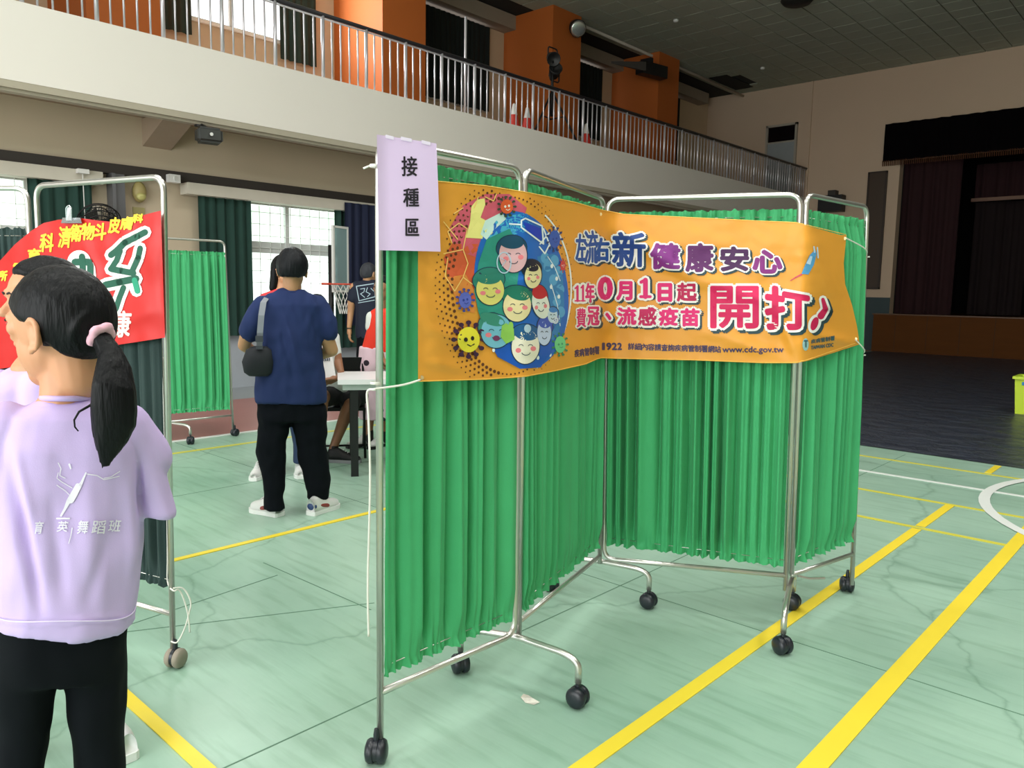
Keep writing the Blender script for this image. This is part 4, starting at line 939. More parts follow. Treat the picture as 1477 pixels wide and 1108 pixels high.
cord('banner_cord', 'white cord from the lower left corner of the orange banner, trailing down the left pole',
     [b0, b0*0.6+a0*0.4+fr*0.01+Vector((0, 0, -0.004)), a0+fr*0.016+Vector((0, 0, 0.0)), a0-sd*0.0+fr*0.018+Vector((0, 0, -0.002)),
      a0+sd*-0.022+Vector((0, 0, -0.01))] +
     [PA.at(z)+sd*(-0.019+0.004*math.sin(z*9))+fr*0.012 for z in (1.05, 0.95, 0.85, 0.7, 0.6, 0.5, 0.4)], r=0.0032)
q = MB(); t_ = PA.at(1.14); q.lathe([(0.013, -0.004), (0.0145, 0.0), (0.013, 0.004)], t_, n=12, cap=False); tag(q.build('cord_wrap', CORD, smooth=True), 'white cord wrapped round the left pole above the banner cord knot', 'cord')
for z in (1.70, 0.545, 0.42):
    pass
c0 = PC_.at(1.70)
cord('cord_knot', 'white cord knotted at the top of the concave corner above the banner', [c0+Vector((-0.06, -0.05, 0.06)), c0+Vector((-0.04, -0.05, 0.0)), c0+Vector((0.01, -0.03, -0.02)), c0+Vector((0.0, -0.04, 0.015)), c0+Vector((0.02, -0.04, 0.07))], r=0.0035)
# ------------------------------------------------------------------ paper sign on the first panel
pp, pn = plane_of(PA, PB, 0.017)
def sign(x, y, off=0.0):
    d = Vector(ray(x, y)); o = Vector((0, 0, CAM_H)); t = (pp+pn*(off+0.004+0.064*max(0, (x-552)/85.0))-o).dot(pn)/d.dot(pn); P_ = o+d*t
    return P_+pn*(0.004*math.sin((x-545)*0.035)*math.sin((y-200)*0.01))
SGN = mat('lilac_paper', (214, 190, 226), 0.55, var=0.02)
sg = thing('paper_sign', 'lilac paper sign with three black characters taped to the left pole of the screen', 'sign', sign(590, 280))
q = MB(); vs = []
for j in range(17):
    for i in range(11):
        u, v = i/10, j/16; x = (543.5+2.5*v)+u*((629.5+6*v)-(543.5+2.5*v)); y0_ = 194+13*u; y1_ = 361+2*u; vs.append(sign(x, y0_+(y1_-y0_)*v))
q.add(vs, [(j*11+i, j*11+i+1, (j+1)*11+i+1, (j+1)*11+i) for j in range(16) for i in range(10)]); q.build('sheet', SGN, sg, smooth=True)
for ch, bx in (('接', (579, 226, 601, 254)), ('種', (581, 272, 603, 298)), ('區', (584, 316, 603, 340))):
    A = Print(sign, 0.0012); A.text(ch, *bx, fat=0.55, ring=6); A.build('lettering', ink('black', (24, 18, 30)), sg)
q = MB()
for (x0, x1, ya, yb) in ((556, 568, 194, 199), (578, 594, 197, 202), (608, 621, 202, 207)):
    q.add([sign(x0, ya, 0.0016), sign(x1, ya+3, 0.0016), sign(x1, yb+3, 0.0016), sign(x0, yb, 0.0016)], [(0, 1, 2, 3)])
o = q.build('clear_tape', mat('clear_tape', (224, 212, 234), 0.12, var=0), sg)
o['kind'] = 'stuff'
q = MB(); k_ = PA.at(1.735); q.lathe([(0.013, -0.004), (0.015, 0.0), (0.013, 0.004)], k_, n=12, cap=False); q.tube([k_-sd*0.012, k_-sd*0.03+Vector((0, 0, -0.008))], 0.003, 5); tag(q.build('cord_wrap', CORD, smooth=True), 'short white cord end knotted on the pole beside the lilac sign', 'cord')

# ------------------------------------------------------------------ red banner on the left screen
rp, rn = plane_of(L0, L1, 0.030)
def rsurf(x, y, off=0.0):
    d = Vector(ray(x, y)); o = Vector((0, 0, CAM_H)); t = (rp+rn*off-o).dot(rn)/d.dot(rn)
    if t > 5 or t < 0: t = 4
    # left of the corner the cloth hangs away from the frame towards the next panel
    w = 0.010*noise.noise((x*0.02, y*0.03, 3))+0.006*noise.noise((x*0.05, y*0.02, 9))+crease(x, y, (100, 318), (150, 420), 14, 0.01)+crease(x, y, (228, 310), (205, 380), 10, 0.008)+crease(x, y, (150, 480), (236, 440), 10, 0.006)+crease(x, y, (232, 310), (234, 480), 5, -0.006)
    return o+d*(t-w-0.012)
RTOP = [(-40, 410), (0, 376), (22, 352), (45, 333), (62, 322), (84, 317), (100, 316), (118, 315), (140, 318), (160, 320), (190, 315), (215, 308), (231, 304)]
RBOT = [(-40, 545), (0, 532), (30, 528), (60, 518), (110, 508), (160, 499), (200, 493), (238, 487)]
REDC = mat('red_banner_cloth', (198, 14, 10), 0.45, var=0.05, scale=5)
rb = thing('red_banner', 'red clinic banner with green and yellow characters hung on the teal screen', 'banner', rsurf(150, 400))
q = MB(); vs = []; NX, NY = 90, 40
for j in range(NY+1):
    for i in range(NX+1):
        u, v = i/NX, j/NY; x = -40+u*(232+6*v+40); yt = lerp_tab(RTOP, x); yb = lerp_tab(RBOT, x); vs.append(rsurf(x, yt+(yb-yt)*v))
q.add(vs, [(j*(NX+1)+i, j*(NX+1)+i+1, (j+1)*(NX+1)+i+1, (j+1)*(NX+1)+i) for j in range(NY) for i in range(NX)]); q.build('cloth', REDC, rb, smooth=True)
def PR(off): return Print(rsurf, off)
strokes = [([(209, 335), (198, 341), (180, 350), (168, 362), (160, 368)], 9), ([(202, 358), (199, 372), (190, 392)], 8), ([(173, 362), (168, 376), (160, 388)], 8), ([(160, 388), (176, 391), (192, 394)], 9), ([(152, 411), (172, 407), (196, 402)], 10), ([(178, 415), (172, 430), (167, 446)], 8)]
A = PR(0.002)
for s_, w in strokes: A.stroke(s_, w+10)
A.stroke([(190, 404), (197, 420)], 17); A.ell(114, 378, 17, 17); A.stroke([(112, 380), (128, 385), (132, 420)], 18); A.build('lettering_rim', ink('rim', (246, 244, 240)), rb, 12)
A = PR(0.0032)
for s_, w in strokes: A.stroke(s_, w)
A.stroke([(108, 378), (128, 378)], 10); A.stroke([(118, 370), (120, 398)], 9); A.stroke([(130, 382), (130, 420)], 9); A.build('lettering', ink('deep_green', (8, 84, 64)), rb, 12)
A = PR(0.004); A.stroke([(194, 404), (198, 420)], 8); A.build('lettering', ink('jade', (30, 150, 116)), rb)
A = PR(0.002); A.text('康', 164, 449, 188, 486, fat=1.0, ring=6, shear=4); A.build('lettering', ink('pale_pink', (250, 216, 206)), rb)
A = PR(0.002)
for ch, x, y, w, h in (('所', -2, 391, 12, 14), ('一', 20, 380, 14, 4), ('育', 40, 359, 18, 20), ('科', 58, 337, 19, 26), ('濟', 85, 327, 17, 30), ('衛', 102, 324, 16, 24), ('物', 118, 322, 18, 24), ('斗', 136, 322, 17, 24), ('皮', 157, 314, 16, 22), ('膚', 174, 313, 18, 18), ('科', 192, 309, 14, 12)):
    A.text(ch, x, y, x+w, y+h, fat=0.8, ring=6, shear=2)
A.build('lettering', ink('gold', (250, 206, 54)), rb)
cp = thing('binder_clip', 'silver binder clip gripping the top of the red banner', 'clip', rsurf(103, 318))
q = MB()
q.add([rsurf(x, y, 0.006+0.010*k) for (x, y, k) in ((88, 322, 1), (118, 322, 1), (116, 314, 0), (90, 314, 0), (88, 322, -1.6), (118, 322, -1.6))], [(0, 1, 2, 3), (3, 2, 5, 4)]); q.build('clip_body', mat('clip_steel', (205, 210, 214), 0.25, metal=0.8), cp)
q = MB(); q.tube(rounded([rsurf(96, 318, 0.012), rsurf(95, 300, 0.018), rsurf(99, 296, 0.018), rsurf(103, 300, 0.018), rsurf(103, 318, 0.012)], 0.006), 0.0022, 6); q.add([rsurf(96, 318, 0.014), rsurf(103, 318, 0.014), rsurf(102.5, 299, 0.017), rsurf(96, 299, 0.017)], [(0, 1, 2, 3)]); q.build('clip_lever', mat('clip_steel', (205, 210, 214), 0.25, metal=0.8), cp, smooth=False)
# white cord down the left pole, tied above the caster
cord('pole_cord', 'white cord running down the teal screen pole and tied off above its caster', [L1.at(z)-dLn*(0.034+0.003*math.sin(z*8)) for z in (1.15, 1.0, 0.8, 0.6, 0.42, 0.32)]+[L1.at(0.3)+fr*0.016, L1.at(0.3)+sd*0.015+fr*.008, L1.at(0.27)+sd*0.028, L1.at(0.2)+sd*0.045, L1.at(0.13)+sd*0.05], r=0.003)
cord('pole_cord', 'loose white cord end looping out beside the dusty caster', [L1.at(0.31)+fr*0.018, L1.at(0.3)+sd*0.03, L1.at(0.25)+sd*0.055, L1.at(0.2)+sd*0.048, L1.at(0.14)+sd*0.03, L1.at(0.1)+sd*0.008+fr*0.01, L1.at(0.1)-sd*0.016], r=0.003)
# litter on the floor
lt = onz(764, 1011); q = MB()
q.add([lt+Vector(v) for v in ((-0.035, -0.008, 0.003), (0.0, -0.022, 0.001), (0.012, 0.004, 0.012), (-0.022, 0.018, 0.005), (0.03, -0.012, 0.002), (0.036, 0.012, 0.004), (-0.03, 0.0, 0.014))], [(0, 1, 2, 3), (1, 4, 5, 2), (0, 3, 6)])
tag(q.build('litter', mat('torn_wrapper', (206, 202, 190), 0.3, var=0.3, scale=60)), 'small torn white wrapper lying on the green floor under the screen', 'litter')
# lime crate on the black sheet
cb = onz(1460, 597); t = thing('plastic_crate', 'lime green plastic bin with a blue stripe on the black sheet at the right', 'crate', cb)
dx = Vector((0.75, -0.66, 0)).normalized(); dx = Vector((1, 0.0, 0)); ctr = cb+Vector((0.30, 0.15, 0))
LIME = mat('lime_plastic', (206, 232, 62), 0.4)
q = MB(); w0, w1, d0, d1, h = 0.27, 0.30, 0.17, 0.2, 0.46
vs = [(-w0, -d0, 0), (w0, -d0, 0), (w0, d0, 0), (-w0, d0, 0), (-w1, -d1, h), (w1, -d1, h), (w1, d1, h), (-w1, d1, h)]
ins = [(x*0.94, y*0.92, max(z, 0.02)) for (x, y, z) in vs]
q.add([ctr+Vector(v)+Vector((0, 0, 0.008)) for v in vs+ins], [(0, 1, 5, 4), (1, 2, 6, 5), (2, 3, 7, 6), (3, 0, 4, 7), (3, 2, 1, 0), (8, 12, 13, 9), (9, 13, 14, 10), (10, 14, 15, 11), (11, 15, 12, 8), (8, 9, 10, 11), (4, 5, 13, 12), (5, 6, 14, 13), (6, 7, 15, 14), (7, 4, 12, 15)])
q.build('bin_body', LIME, t)
q = MB(); q.box(ctr.x-0.32, ctr.x+0.32, ctr.y-0.22, ctr.y-0.2, h-0.02, h+0.012); q.box(ctr.x-0.32, ctr.x+0.32, ctr.y+0.2, ctr.y+0.22, h-0.02, h+0.012); q.box(ctr.x-0.32, ctr.x-0.3, ctr.y-0.2, ctr.y+0.2, h-0.02, h+0.012); q.box(ctr.x+0.3, ctr.x+0.32, ctr.y-0.2, ctr.y+0.2, h-0.02, h+0.012); q.build('rim', LIME, t)
q = MB(); q.box(ctr.x-0.22, ctr.x+0.27, ctr.y-0.203, ctr.y-0.193, h-0.09, h-0.05); q.build('blue_stripe', mat('blue_sticker', (40, 130, 190), 0.4), t)
# ------------------------------------------------------------------ people
def smoothstep(t): t = max(0, min(1, t)); return t*t*(3-2*t)
def remeshed(mb, name, m, parent, voxel, smooth=2, wrinkle=None, decim=0):
    me = mb.mesh(name); o = bpy.data.objects.new(name, me); C.objects.link(o)
    r = o.modifiers.new('r', 'REMESH'); r.mode = 'VOXEL'; r.voxel_size = voxel; r.use_smooth_shade = True
    if smooth: s_ = o.modifiers.new('s', 'SMOOTH'); s_.factor = 0.5; s_.iterations = smooth
    dg = bpy.context.evaluated_depsgraph_get(); me2 = bpy.data.meshes.new_from_object(o.evaluated_get(dg)); me2.name = name
    bpy.data.objects.remove(o); bpy.data.meshes.remove(me)
    if wrinkle:
        n = len(me2.vertices); co = np.empty(n*3); me2.vertices.foreach_get('co', co); co = co.reshape(-1, 3)
        nr = np.array([v.normal[:] for v in me2.vertices]); d = np.array([wrinkle(c, q_) for c, q_ in zip(co, nr)])
        co += nr*d[:, None]; me2.vertices.foreach_set('co', co.ravel())
    me2.polygons.foreach_set('use_smooth', [True]*len(me2.polygons)); me2.materials.clear(); me2.update()
    return link(name, me2, m, parent)
def skinmat(name, col):
    m = mat(name, col, 0.5, var=0.04, scale=8); b = m.node_tree.nodes['Principled BSDF']
    b.inputs['Subsurface Weight'].default_value = 0.12; b.inputs['Subsurface Radius'].default_value = (0.02, 0.008, 0.005); b.inputs['Subsurface Scale'].default_value = 0.3; return m
SK1 = skinmat('skin_light', (206, 148, 112)); SK2 = skinmat('skin_tan', (196, 146, 108)); SK3 = skinmat('skin_brown', (150, 104, 76))
def hairmat(name, col, sc=90):
    m = mat(name, col, 0.5, var=0.35, scale=30, spec=0.18, bump=0.5, bscale=sc, stretch=(1, 1, 0.12)); return m
HAIR = hairmat('black_hair', (11, 12, 15)); HAIRG = hairmat('greying_hair', (58, 60, 66))
EYEW = mat('eye_white', (230, 228, 222), 0.2); EYED = mat('eye_dark', (28, 20, 16), 0.15); LIP = mat('lips', (176, 92, 84), 0.5); BROW = mat('brow', (40, 32, 30), 0.8)
class Fig:
    def __init__(s, name, label, G, group=None):
        s.G = Vector(G); s.G.z = 0; a = Vector((s.G.x, s.G.y, 0)).normalized(); s.A = a; s.R = Vector((a.y, -a.x, 0)); s.root = thing(name, label, 'person', s.G, group)
        s.ppm = F_PX/proj((s.G.x, s.G.y, 1.0))[2]
    def w(s, px, py, dy=0.0):
        d = Vector(ray(px, py)); o = Vector((0, 0, CAM_H)); p = s.G+s.A*dy; t = (p-o).dot(s.A)/d.dot(s.A); return o+d*t
    def dirv(s, r, a, z=0): v = s.R*r+s.A*a+Vector((0, 0, z)); return v.normalized()
    def loft(s, mb, rows, n=28, sq=0.85):
        """rows: (py, x left, x right, half depth m, dy)"""
        vs = []
        for (py, xl, xr, dh, dy) in rows:
            for k in range(n):
                a = 2*PI*k/n; c_, s_ = math.cos(a), math.sin(a); c_ = math.copysign(abs(c_)**sq, c_); s_ = math.copysign(abs(s_)**sq, s_)
                vs.append(s.w((xl+xr)/2+(xr-xl)/2*c_, py, 0)+s.A*(dy+dh*s_))
        m = len(rows); fs = [(i*n+k, i*n+(k+1) % n, (i+1)*n+(k+1) % n, (i+1)*n+k) for i in range(m-1) for k in range(n)]
        fs += [tuple(range(n))[::-1], tuple((m-1)*n+k for k in range(n))]; mb.add(vs, fs)
    def chain(s, mb, pts):
        """pts: (px, py, dy, radius)"""
        P_ = [s.w(p[0], p[1], p[2]) for p in pts]
        for i in range(len(pts)-1): mb.cap(P_[i], P_[i+1], pts[i][3], pts[i+1][3])
        return P_
def head(mb, c, f, k=1.0, up=Vector((0, 0, 1)), ear=True):
    """c: skull centre, f: facing; k scale (1 = adult)"""
    f = f.normalized(); sd = up.cross(f).normalized(); u = f.cross(sd).normalized(); M = Matrix((f, sd, u)).transposed()
    L_ = lambda x, y, z: c+M@Vector((x*k, y*k, z*k))
    mb.ell(L_(-0.006, 0, 0.012), 0.096*k, 0.076*k, 0.098*k, M, 24, 16)
    mb.ell(L_(0.028, 0, -0.045), 0.062*k, 0.060*k, 0.072*k, M, 20, 12)
    mb.cap(L_(0.055, 0, -0.098), L_(0.045, 0, -0.06), 0.026*k, 0.045*k)
    mb.cap(L_(0.01, 0.042, -0.055), L_(0.055, 0.012, -0.098), 0.016*k, 0.018*k); mb.cap(L_(0.01, -0.042, -0.055), L_(0.055, -0.012, -0.098), 0.016*k, 0.018*k); mb.cap(L_(-0.02, 0, -0.03), L_(-0.025, 0, -0.11), 0.055*k, 0.044*k)
    mb.cap(L_(0.083, 0, -0.005), L_(0.102, 0, -0.036), 0.008*k, 0.0125*k); mb.ell(L_(0.09, 0.009, -0.041), 0.010*k, 0.008*k, 0.007*k, M, 10, 6); mb.ell(L_(0.09, -0.009, -0.041), 0.010*k, 0.008*k, 0.007*k, M, 10, 6)
    mb.ell(L_(0.082, 0, -0.066), 0.012*k, 0.024*k, 0.010*k, M, 12, 8)
    mb.cap(L_(0.078, -0.035, 0.016), L_(0.078, 0.035, 0.016), 0.014*k, 0.014*k)
    for sg_ in (-1, 1): mb.ell(L_(0.066, 0.050*sg_, -0.004), 0.013*k, 0.011*k, 0.016*k, M, 10, 8); mb.ell(L_(0.074, 0.032*sg_, -0.022), 0.012*k, 0.018*k, 0.009*k, M, 10, 8)
    if ear:
        for sg_ in (-1, 1):
            mb.ell(L_(-0.008, 0.075*sg_, -0.020), 0.016*k, 0.006*k, 0.028*k, M, 12, 8); mb.ell(L_(-0.002, 0.080*sg_, -0.046), 0.009*k, 0.006*k, 0.011*k, M, 10, 6)
            rim_ = [L_(-0.008+(0.019+0.002*(s2 < 0))*math.cos(a)*-1, (0.082+0.006*math.cos(a))*sg_, -0.018+0.030*math.sin(a)) for a in [(-0.35+1.05*i/9)*PI for i in range(10)] for s2 in (1,)]
            for i in range(9): mb.cap(rim_[i], rim_[i+1], 0.0055*k, 0.0055*k, 8)
    return L_, M
def face_parts(fig, L_, M, k, parent):
    for sg_ in (-1, 1):
        q = MB(); q.ell(L_(0.0735, 0.030*sg_, -0.004), 0.0095*k, 0.012*k, 0.0065*k, M, 12, 8); e = q.build('eye', EYEW, parent, smooth=True)
        q = MB(); q.ell(L_(0.0800, 0.030*sg_, -0.004), 0.004*k, 0.0058*k, 0.0058*k, M, 10, 6); q.build('iris', EYED, e, smooth=True)
        q = MB(); q.tube([L_(0.086, 0.045*sg_, 0.012), L_(0.0925, 0.03*sg_, 0.0175), L_(0.093, 0.015*sg_, 0.0145)], 0.0028*k, 6); q.build('eyebrow', BROW, parent, smooth=True)
    q = MB(); q.ell(L_(0.089, 0, -0.0635), 0.007*k, 0.020*k, 0.004*k, M, 12, 6); q.ell(L_(0.0885, 0, -0.0705), 0.007*k, 0.017*k, 0.0045*k, M, 12, 6); q.build('lips', LIP, parent, smooth=True)
HL = [(-1, -0.80), (-0.35, -0.62), (-0.1, -0.35), (0.1, -0.12), (0.3, 0.16), (0.6, 0.42), (1, 0.52)]
def hair(parent, L_, M, k, thick=1.10, m=None, hl=HL, extra=None, voxel=0.006, low=0.90, bumps=0.02, name='hair', shift=(0, 0, 0)):
    q = MB(); vs = []; nu, nv = 48, 32; c = L_(-0.006+shift[0], shift[1], 0.012+shift[2])
    for j in range(1, nv):
        ph = PI*j/nv
        for i in range(nu):
            th = 2*PI*i/nu; x, y, z = math.sin(ph)*math.cos(th), math.sin(ph)*math.sin(th), math.cos(ph)
            h = smoothstep((z-lerp_tab(hl, x)-0.05*noise.noise((x*9, y*9, 2)))/0.16+0.5); r = low+(thick-low)*h+(bumps*noise.noise((x*5, y*5, z*1.5))+0.012*noise.noise((x*16, y*16, z*3)))*h
            if x < -0.2: r += 0.03*h*(-x-0.2)
            vs.append(c+M@Vector((x*0.096*k*r, y*0.077*k*r, z*0.098*k*r)))
    n0 = len(vs); vs += [c+M@Vector((0, 0, 0.098*k*thick)), c-M@Vector((0, 0, 0.098*k*low))]
    fs = [(j*nu+i, (j+1)*nu+i, (j+1)*nu+(i+1) % nu, j*nu+(i+1) % nu) for j in range(nv-2) for i in range(nu)]
    fs += [(n0, i, (i+1) % nu) for i in range(nu)]+[(n0+1, (nv-2)*nu+(i+1) % nu, (nv-2)*nu+i) for i in range(nu)]
    q.add(vs, fs)
    if extra: extra(q)
    return remeshed(q, name, m or HAIR, parent, voxel, 1)
def hand(mb, wr, d, palm_n, k=1.0, curl=0.5, thumb=1):
    """wr wrist point, d direction of the fingers, palm_n palm normal"""
    d = d.normalized(); pn_ = (palm_n-d*palm_n.dot(d)).normalized(); sd_ = d.cross(pn_)
    mb.cap(wr, wr+d*0.03*k, 0.024*k, 0.026*k)
    for j, off in enumerate((-0.027, -0.009, 0.009, 0.026)):
        mb.cap(wr+d*0.02*k+sd_*off*0.7*k, wr+d*0.078*k+sd_*off*k, 0.014*k, 0.0115*k)
        ln = (0.060, 0.072, 0.068, 0.052)[j]*k; p0 = wr+d*0.080*k+sd_*off*1.05*k; r = 0.0088*k
        d1 = (d*math.cos(curl*0.6)+pn_*math.sin(curl*0.6)).normalized(); d2 = (d*math.cos(curl*1.5)+pn_*math.sin(curl*1.5)).normalized(); d3 = (d*math.cos(curl*2.3)+pn_*math.sin(curl*2.3)).normalized()
        p1 = p0+d1*ln*0.45; p2 = p1+d2*ln*0.32; p3 = p2+d3*ln*0.25
        mb.cap(p0, p1, r, r*0.95); mb.cap(p1, p2, r*0.95, r*0.88); mb.cap(p2, p3, r*0.88, r*0.8)
    t0 = wr+d*0.022*k+sd_*-0.024*k*thumb; t1 = t0+(d*0.7-sd_*0.75*thumb+pn_*0.3).normalized()*0.036*k; t2 = t1+(d*0.95-sd_*0.2*thumb+pn_*0.4).normalized()*0.03*k
    mb.cap(t0, t1, 0.013*k, 0.0105*k); mb.cap(t1, t2, 0.0105*k, 0.009*k)
def shoe(parent, heel, d, L_=0.25, m=None, sole=None, acc=None, k=1.0, accname='side_panel', lift=0.0):
    """heel: floor point under the heel, d: toe direction"""
    d = Vector((d.x, d.y, 0)).normalized(); s_ = Vector((-d.y, d.x, 0)); h = Vector((heel[0], heel[1], lift))
    prof = [(0.0, 0.030, 0.075), (0.12, 0.034, 0.088), (0.3, 0.034, 0.092), (0.5, 0.036, 0.066), (0.7, 0.043, 0.050), (0.88, 0.038, 0.040), (1.0, 0.018, 0.028)]
    q = MB(); vs = []; n = 12
    for (t, hw, ht) in prof:
        for a in range(n):
            an = PI*a/(n-1); vs.append(h+d*t*L_+s_*hw*k*math.cos(an)+Vector((0, 0, 0.022+ht*k*math.sin(an)**0.8)))
    fs = [(i*n+a, i*n+a+1, (i+1)*n+a+1, (i+1)*n+a) for i in range(len(prof)-1) for a in range(n-1)]+[tuple(range(n)), tuple((len(prof)-1)*n+a for a in range(n))[::-1]]+[(i*n, (i+1)*n, (i+1)*n+n-1, i*n+n-1) for i in range(len(prof)-1)]
    q.add(vs, fs); o = q.build('shoe', m, parent, smooth=True)
    q = MB(); vs = []
    out = [(-0.03, 0.022), (0.0, 0.034), (0.3, 0.036), (0.5, 0.039), (0.72, 0.047), (0.9, 0.042), (1.03, 0.022)]
    ring_ = [(t, w_) for t, w_ in out]+[(t, -w_) for t, w_ in reversed(out)]
    for z in (0.0, 0.026):
        for (t, w_) in ring_: vs.append(h+d*t*L_+s_*w_*k+Vector((0, 0, z+0.001)))
    n = len(ring_); q.add(vs, [tuple(range(n))[::-1], tuple(range(n, 2*n))]+[(i, (i+1) % n, n+(i+1) % n, n+i) for i in range(n)]); q.build('sole', sole, o)
    if acc:
        for sg_ in (-1, 1):
            q = MB(); q.ell(h+d*0.45*L_+s_*0.030*k*sg_+Vector((0, 0, 0.045)), 0.055*k, 0.008, 0.013*k, Matrix((d, s_, Vector((0, 0, 1)))).transposed()@Matrix.Rotation(0.25, 3, 'Y'), 14, 8); q.build(accname, acc, o, smooth=True)
        q = MB(); q.ell(h+d*0.06*L_+Vector((0, 0, 0.056)), 0.020*k, 0.0335*k, 0.026*k, Matrix((d, s_, Vector((0, 0, 1)))).transposed(), 14, 8); q.build('heel_panel', mat('navy_panel', (40, 64, 110), 0.5), o, smooth=True)
    q = MB()
    for j in range(4):
        c_ = h+d*(0.42+0.07*j)*L_+Vector((0, 0, 0.022+(0.086-0.010*j)*k)); q.tube([c_+s_*0.016*k, c_+Vector((0, 0, 0.003)), c_-s_*0.016*k], 0.003*k, 5)
    q.build('laces', mat('laces', (225, 225, 225), 0.7), o, smooth=True); return o
def folds(seed, amp=0.004, sc=(9, 9, 5), diag=0.0):
    return lambda c, n: amp*(noise.noise((c[0]*sc[0]+seed, c[1]*sc[1], c[2]*sc[2]+diag*c[0]*8))*1.4+0.5*noise.noise((c[0]*26, c[1]*26+seed, c[2]*14)))

# ---- girl with the ponytail
LIL = mat('lilac_cotton', (200, 178, 228), 0.8, var=0.03, scale=5, bump=0.06, bscale=400); BLKT = mat('black_trousers', (9, 13, 18), 0.9, var=0.1, spec=0.15)
g = Fig('person', 'girl in a lilac shirt with a ponytail and pink hair tie, back to the camera', onz(105, 1375))
hf = g.dirv(-0.72, 0.70, -0.05); q = MB(); hc = g.w(88, 468, 0.0); LL, MM = head(q, hc, hf, 0.97)
q.cap(g.w(93, 520, -0.0), g.w(93, 590, -0.01), 0.041, 0.044); q.cap(g.w(93, 585, -0.01), g.w(66, 606, 0.0), 0.040, 0.036); q.cap(g.w(93, 585, -0.01), g.w(124, 606, 0.0), 0.040, 0.036)
# arms below the sleeves, hands in front of her
ra = g.chain(q, [(192, 640, -0.01, 0.036), (208, 712, 0.03, 0.033), (176, 740, 0.20, 0.026), (168, 745, 0.26, 0.020)])
la = g.chain(q, [(-2, 640, 0.0, 0.036), (-14, 738, 0.0, 0.033), (-30, 815, 0.12, 0.026), (-36, 830, 0.2, 0.02)])
hand(q, ra[-1], g.dirv(-0.1, 1, -0.3), Vector((0, 0, -1)), 0.8); hand(q, la[-1], g.dirv(0.1, 1, -0.3), Vector((0, 0, -1)), 0.8, thumb=-1)
q.cap(g.w(95, 600, 0), g.w(95, 900, 0), 0.06, 0.08)
body = remeshed(q, 'body', SK1, g.root, 0.0048, 3); face_parts(g, LL, MM, 0.97, body)
def hx(q):
    q.chain = None
    c0_ = LL(-0.075, 0.012, -0.012); c1_ = g.w(143, 484, -0.07)
    q.cap(c0_, c1_, 0.052, 0.016); q.cap(LL(-0.02, 0.055, -0.02), c1_, 0.022, 0.014); q.cap(LL(-0.05, 0.0, 0.055), c1_, 0.045, 0.016)
HL1 = [(-1, -0.95), (-0.6, -0.86), (-0.35, -0.70), (-0.15, -0.30), (-0.05, -0.16), (0.1, -0.06), (0.3, -0.06), (0.6, 0.16), (1, 0.36)]
hair(g.root, LL, MM, 0.97, 1.085, hl=HL1, extra=hx, voxel=0.0045)
q = MB(); tie = g.w(146, 484, -0.085); d_ = (g.w(160, 500, -0.095)-g.w(143, 484, -0.07)).normalized(); e1 = d_.orthogonal().normalized(); e2 = d_.cross(e1)
for k in range(26):
    a = 2*PI*k/26; r_ = 0.019+0.003*math.sin(a*5); q.ell(tie+(e1*math.cos(a)+e2*math.sin(a))*r_, 0.009, 0.009, 0.0085, nu=8, nv=6)
remeshed(q, 'hair_tie', mat('pink_scrunchie', (232, 178, 196), 0.8), g.root, 0.004, 1)
q = MB(); rows = [(144, 484, .020), (150, 491, .018), (160, 508, .022), (164, 530, .032), (164, 556, .038), (164, 584, .040), (164, 606, .038), (160, 630, .028), (154, 652, .014), (150, 668, .004)]
P_ = [g.w(x, y, -0.08-0.065*min(1, i/4)) for i, (x, y, r_) in enumerate(rows)]
q.tube(P_, [r_ for _, _, r_ in rows], 16, r2=0.62)
for k in range(16):
    o_ = (k-7.5)/7.5; q.tube([p+g.R*o_*r_*0.85-g.A*(0.022*math.sqrt(max(0, 1-o_*o_)))*(r_/0.04)+Vector((0, 0, -0.012*abs(o_))) for p, (_, _, r_) in zip(P_, rows)], [max(0.001, r_*0.16) for _, _, r_ in rows], 6)
tl = remeshed(q, 'ponytail', HAIR, g.root, 0.004, 1)
q = MB()
for pts in (((142, 578), (128, 586), (114, 594), (107, 606), (108, 616), (113, 622)), ((160, 585), (180, 608), (193, 620))):
    q.tube([g.w(x, y, -0.145) for x, y in pts], [0.0028-0.0018*i/len(pts) for i in range(len(pts))], 6)
q.build('loose_strands', HAIR, tl, smooth=True)
q = MB()
g.loft(q, [(572, 62, 126, .046, -0.005), (582, 44, 148, .062, -0.005), (598, 10, 180, .082, 0), (640, -6, 200, .098, 0), (700, -10, 204, .106, 0), (780, -14, 203, .112, 0), (830, -18, 199, .116, 0), (882, -20, 196, .118, 0), (894, -19, 193, .116, 0)])
g.chain(q, [(178, 618, 0, 0.052), (204, 655, 0.0, 0.050)]); g.chain(q, [(10, 618, 0, 0.052), (-10, 655, 0, 0.052)]); g.loft(q, [(620, 160, 214, .052, 0), (650, 178, 228, .055, 0), (690, 190, 238, .056, 0), (736, 200, 250, .058, 0), (740, 201, 250, .057, 0)]); g.loft(q, [(620, -30, 30, .052, 0), (690, -48, 6, .056, 0), (736, -56, -2, .058, 0)])
q.cap(g.w(182, 630, 0), g.w(206, 660, 0), 0.055, 0.052)
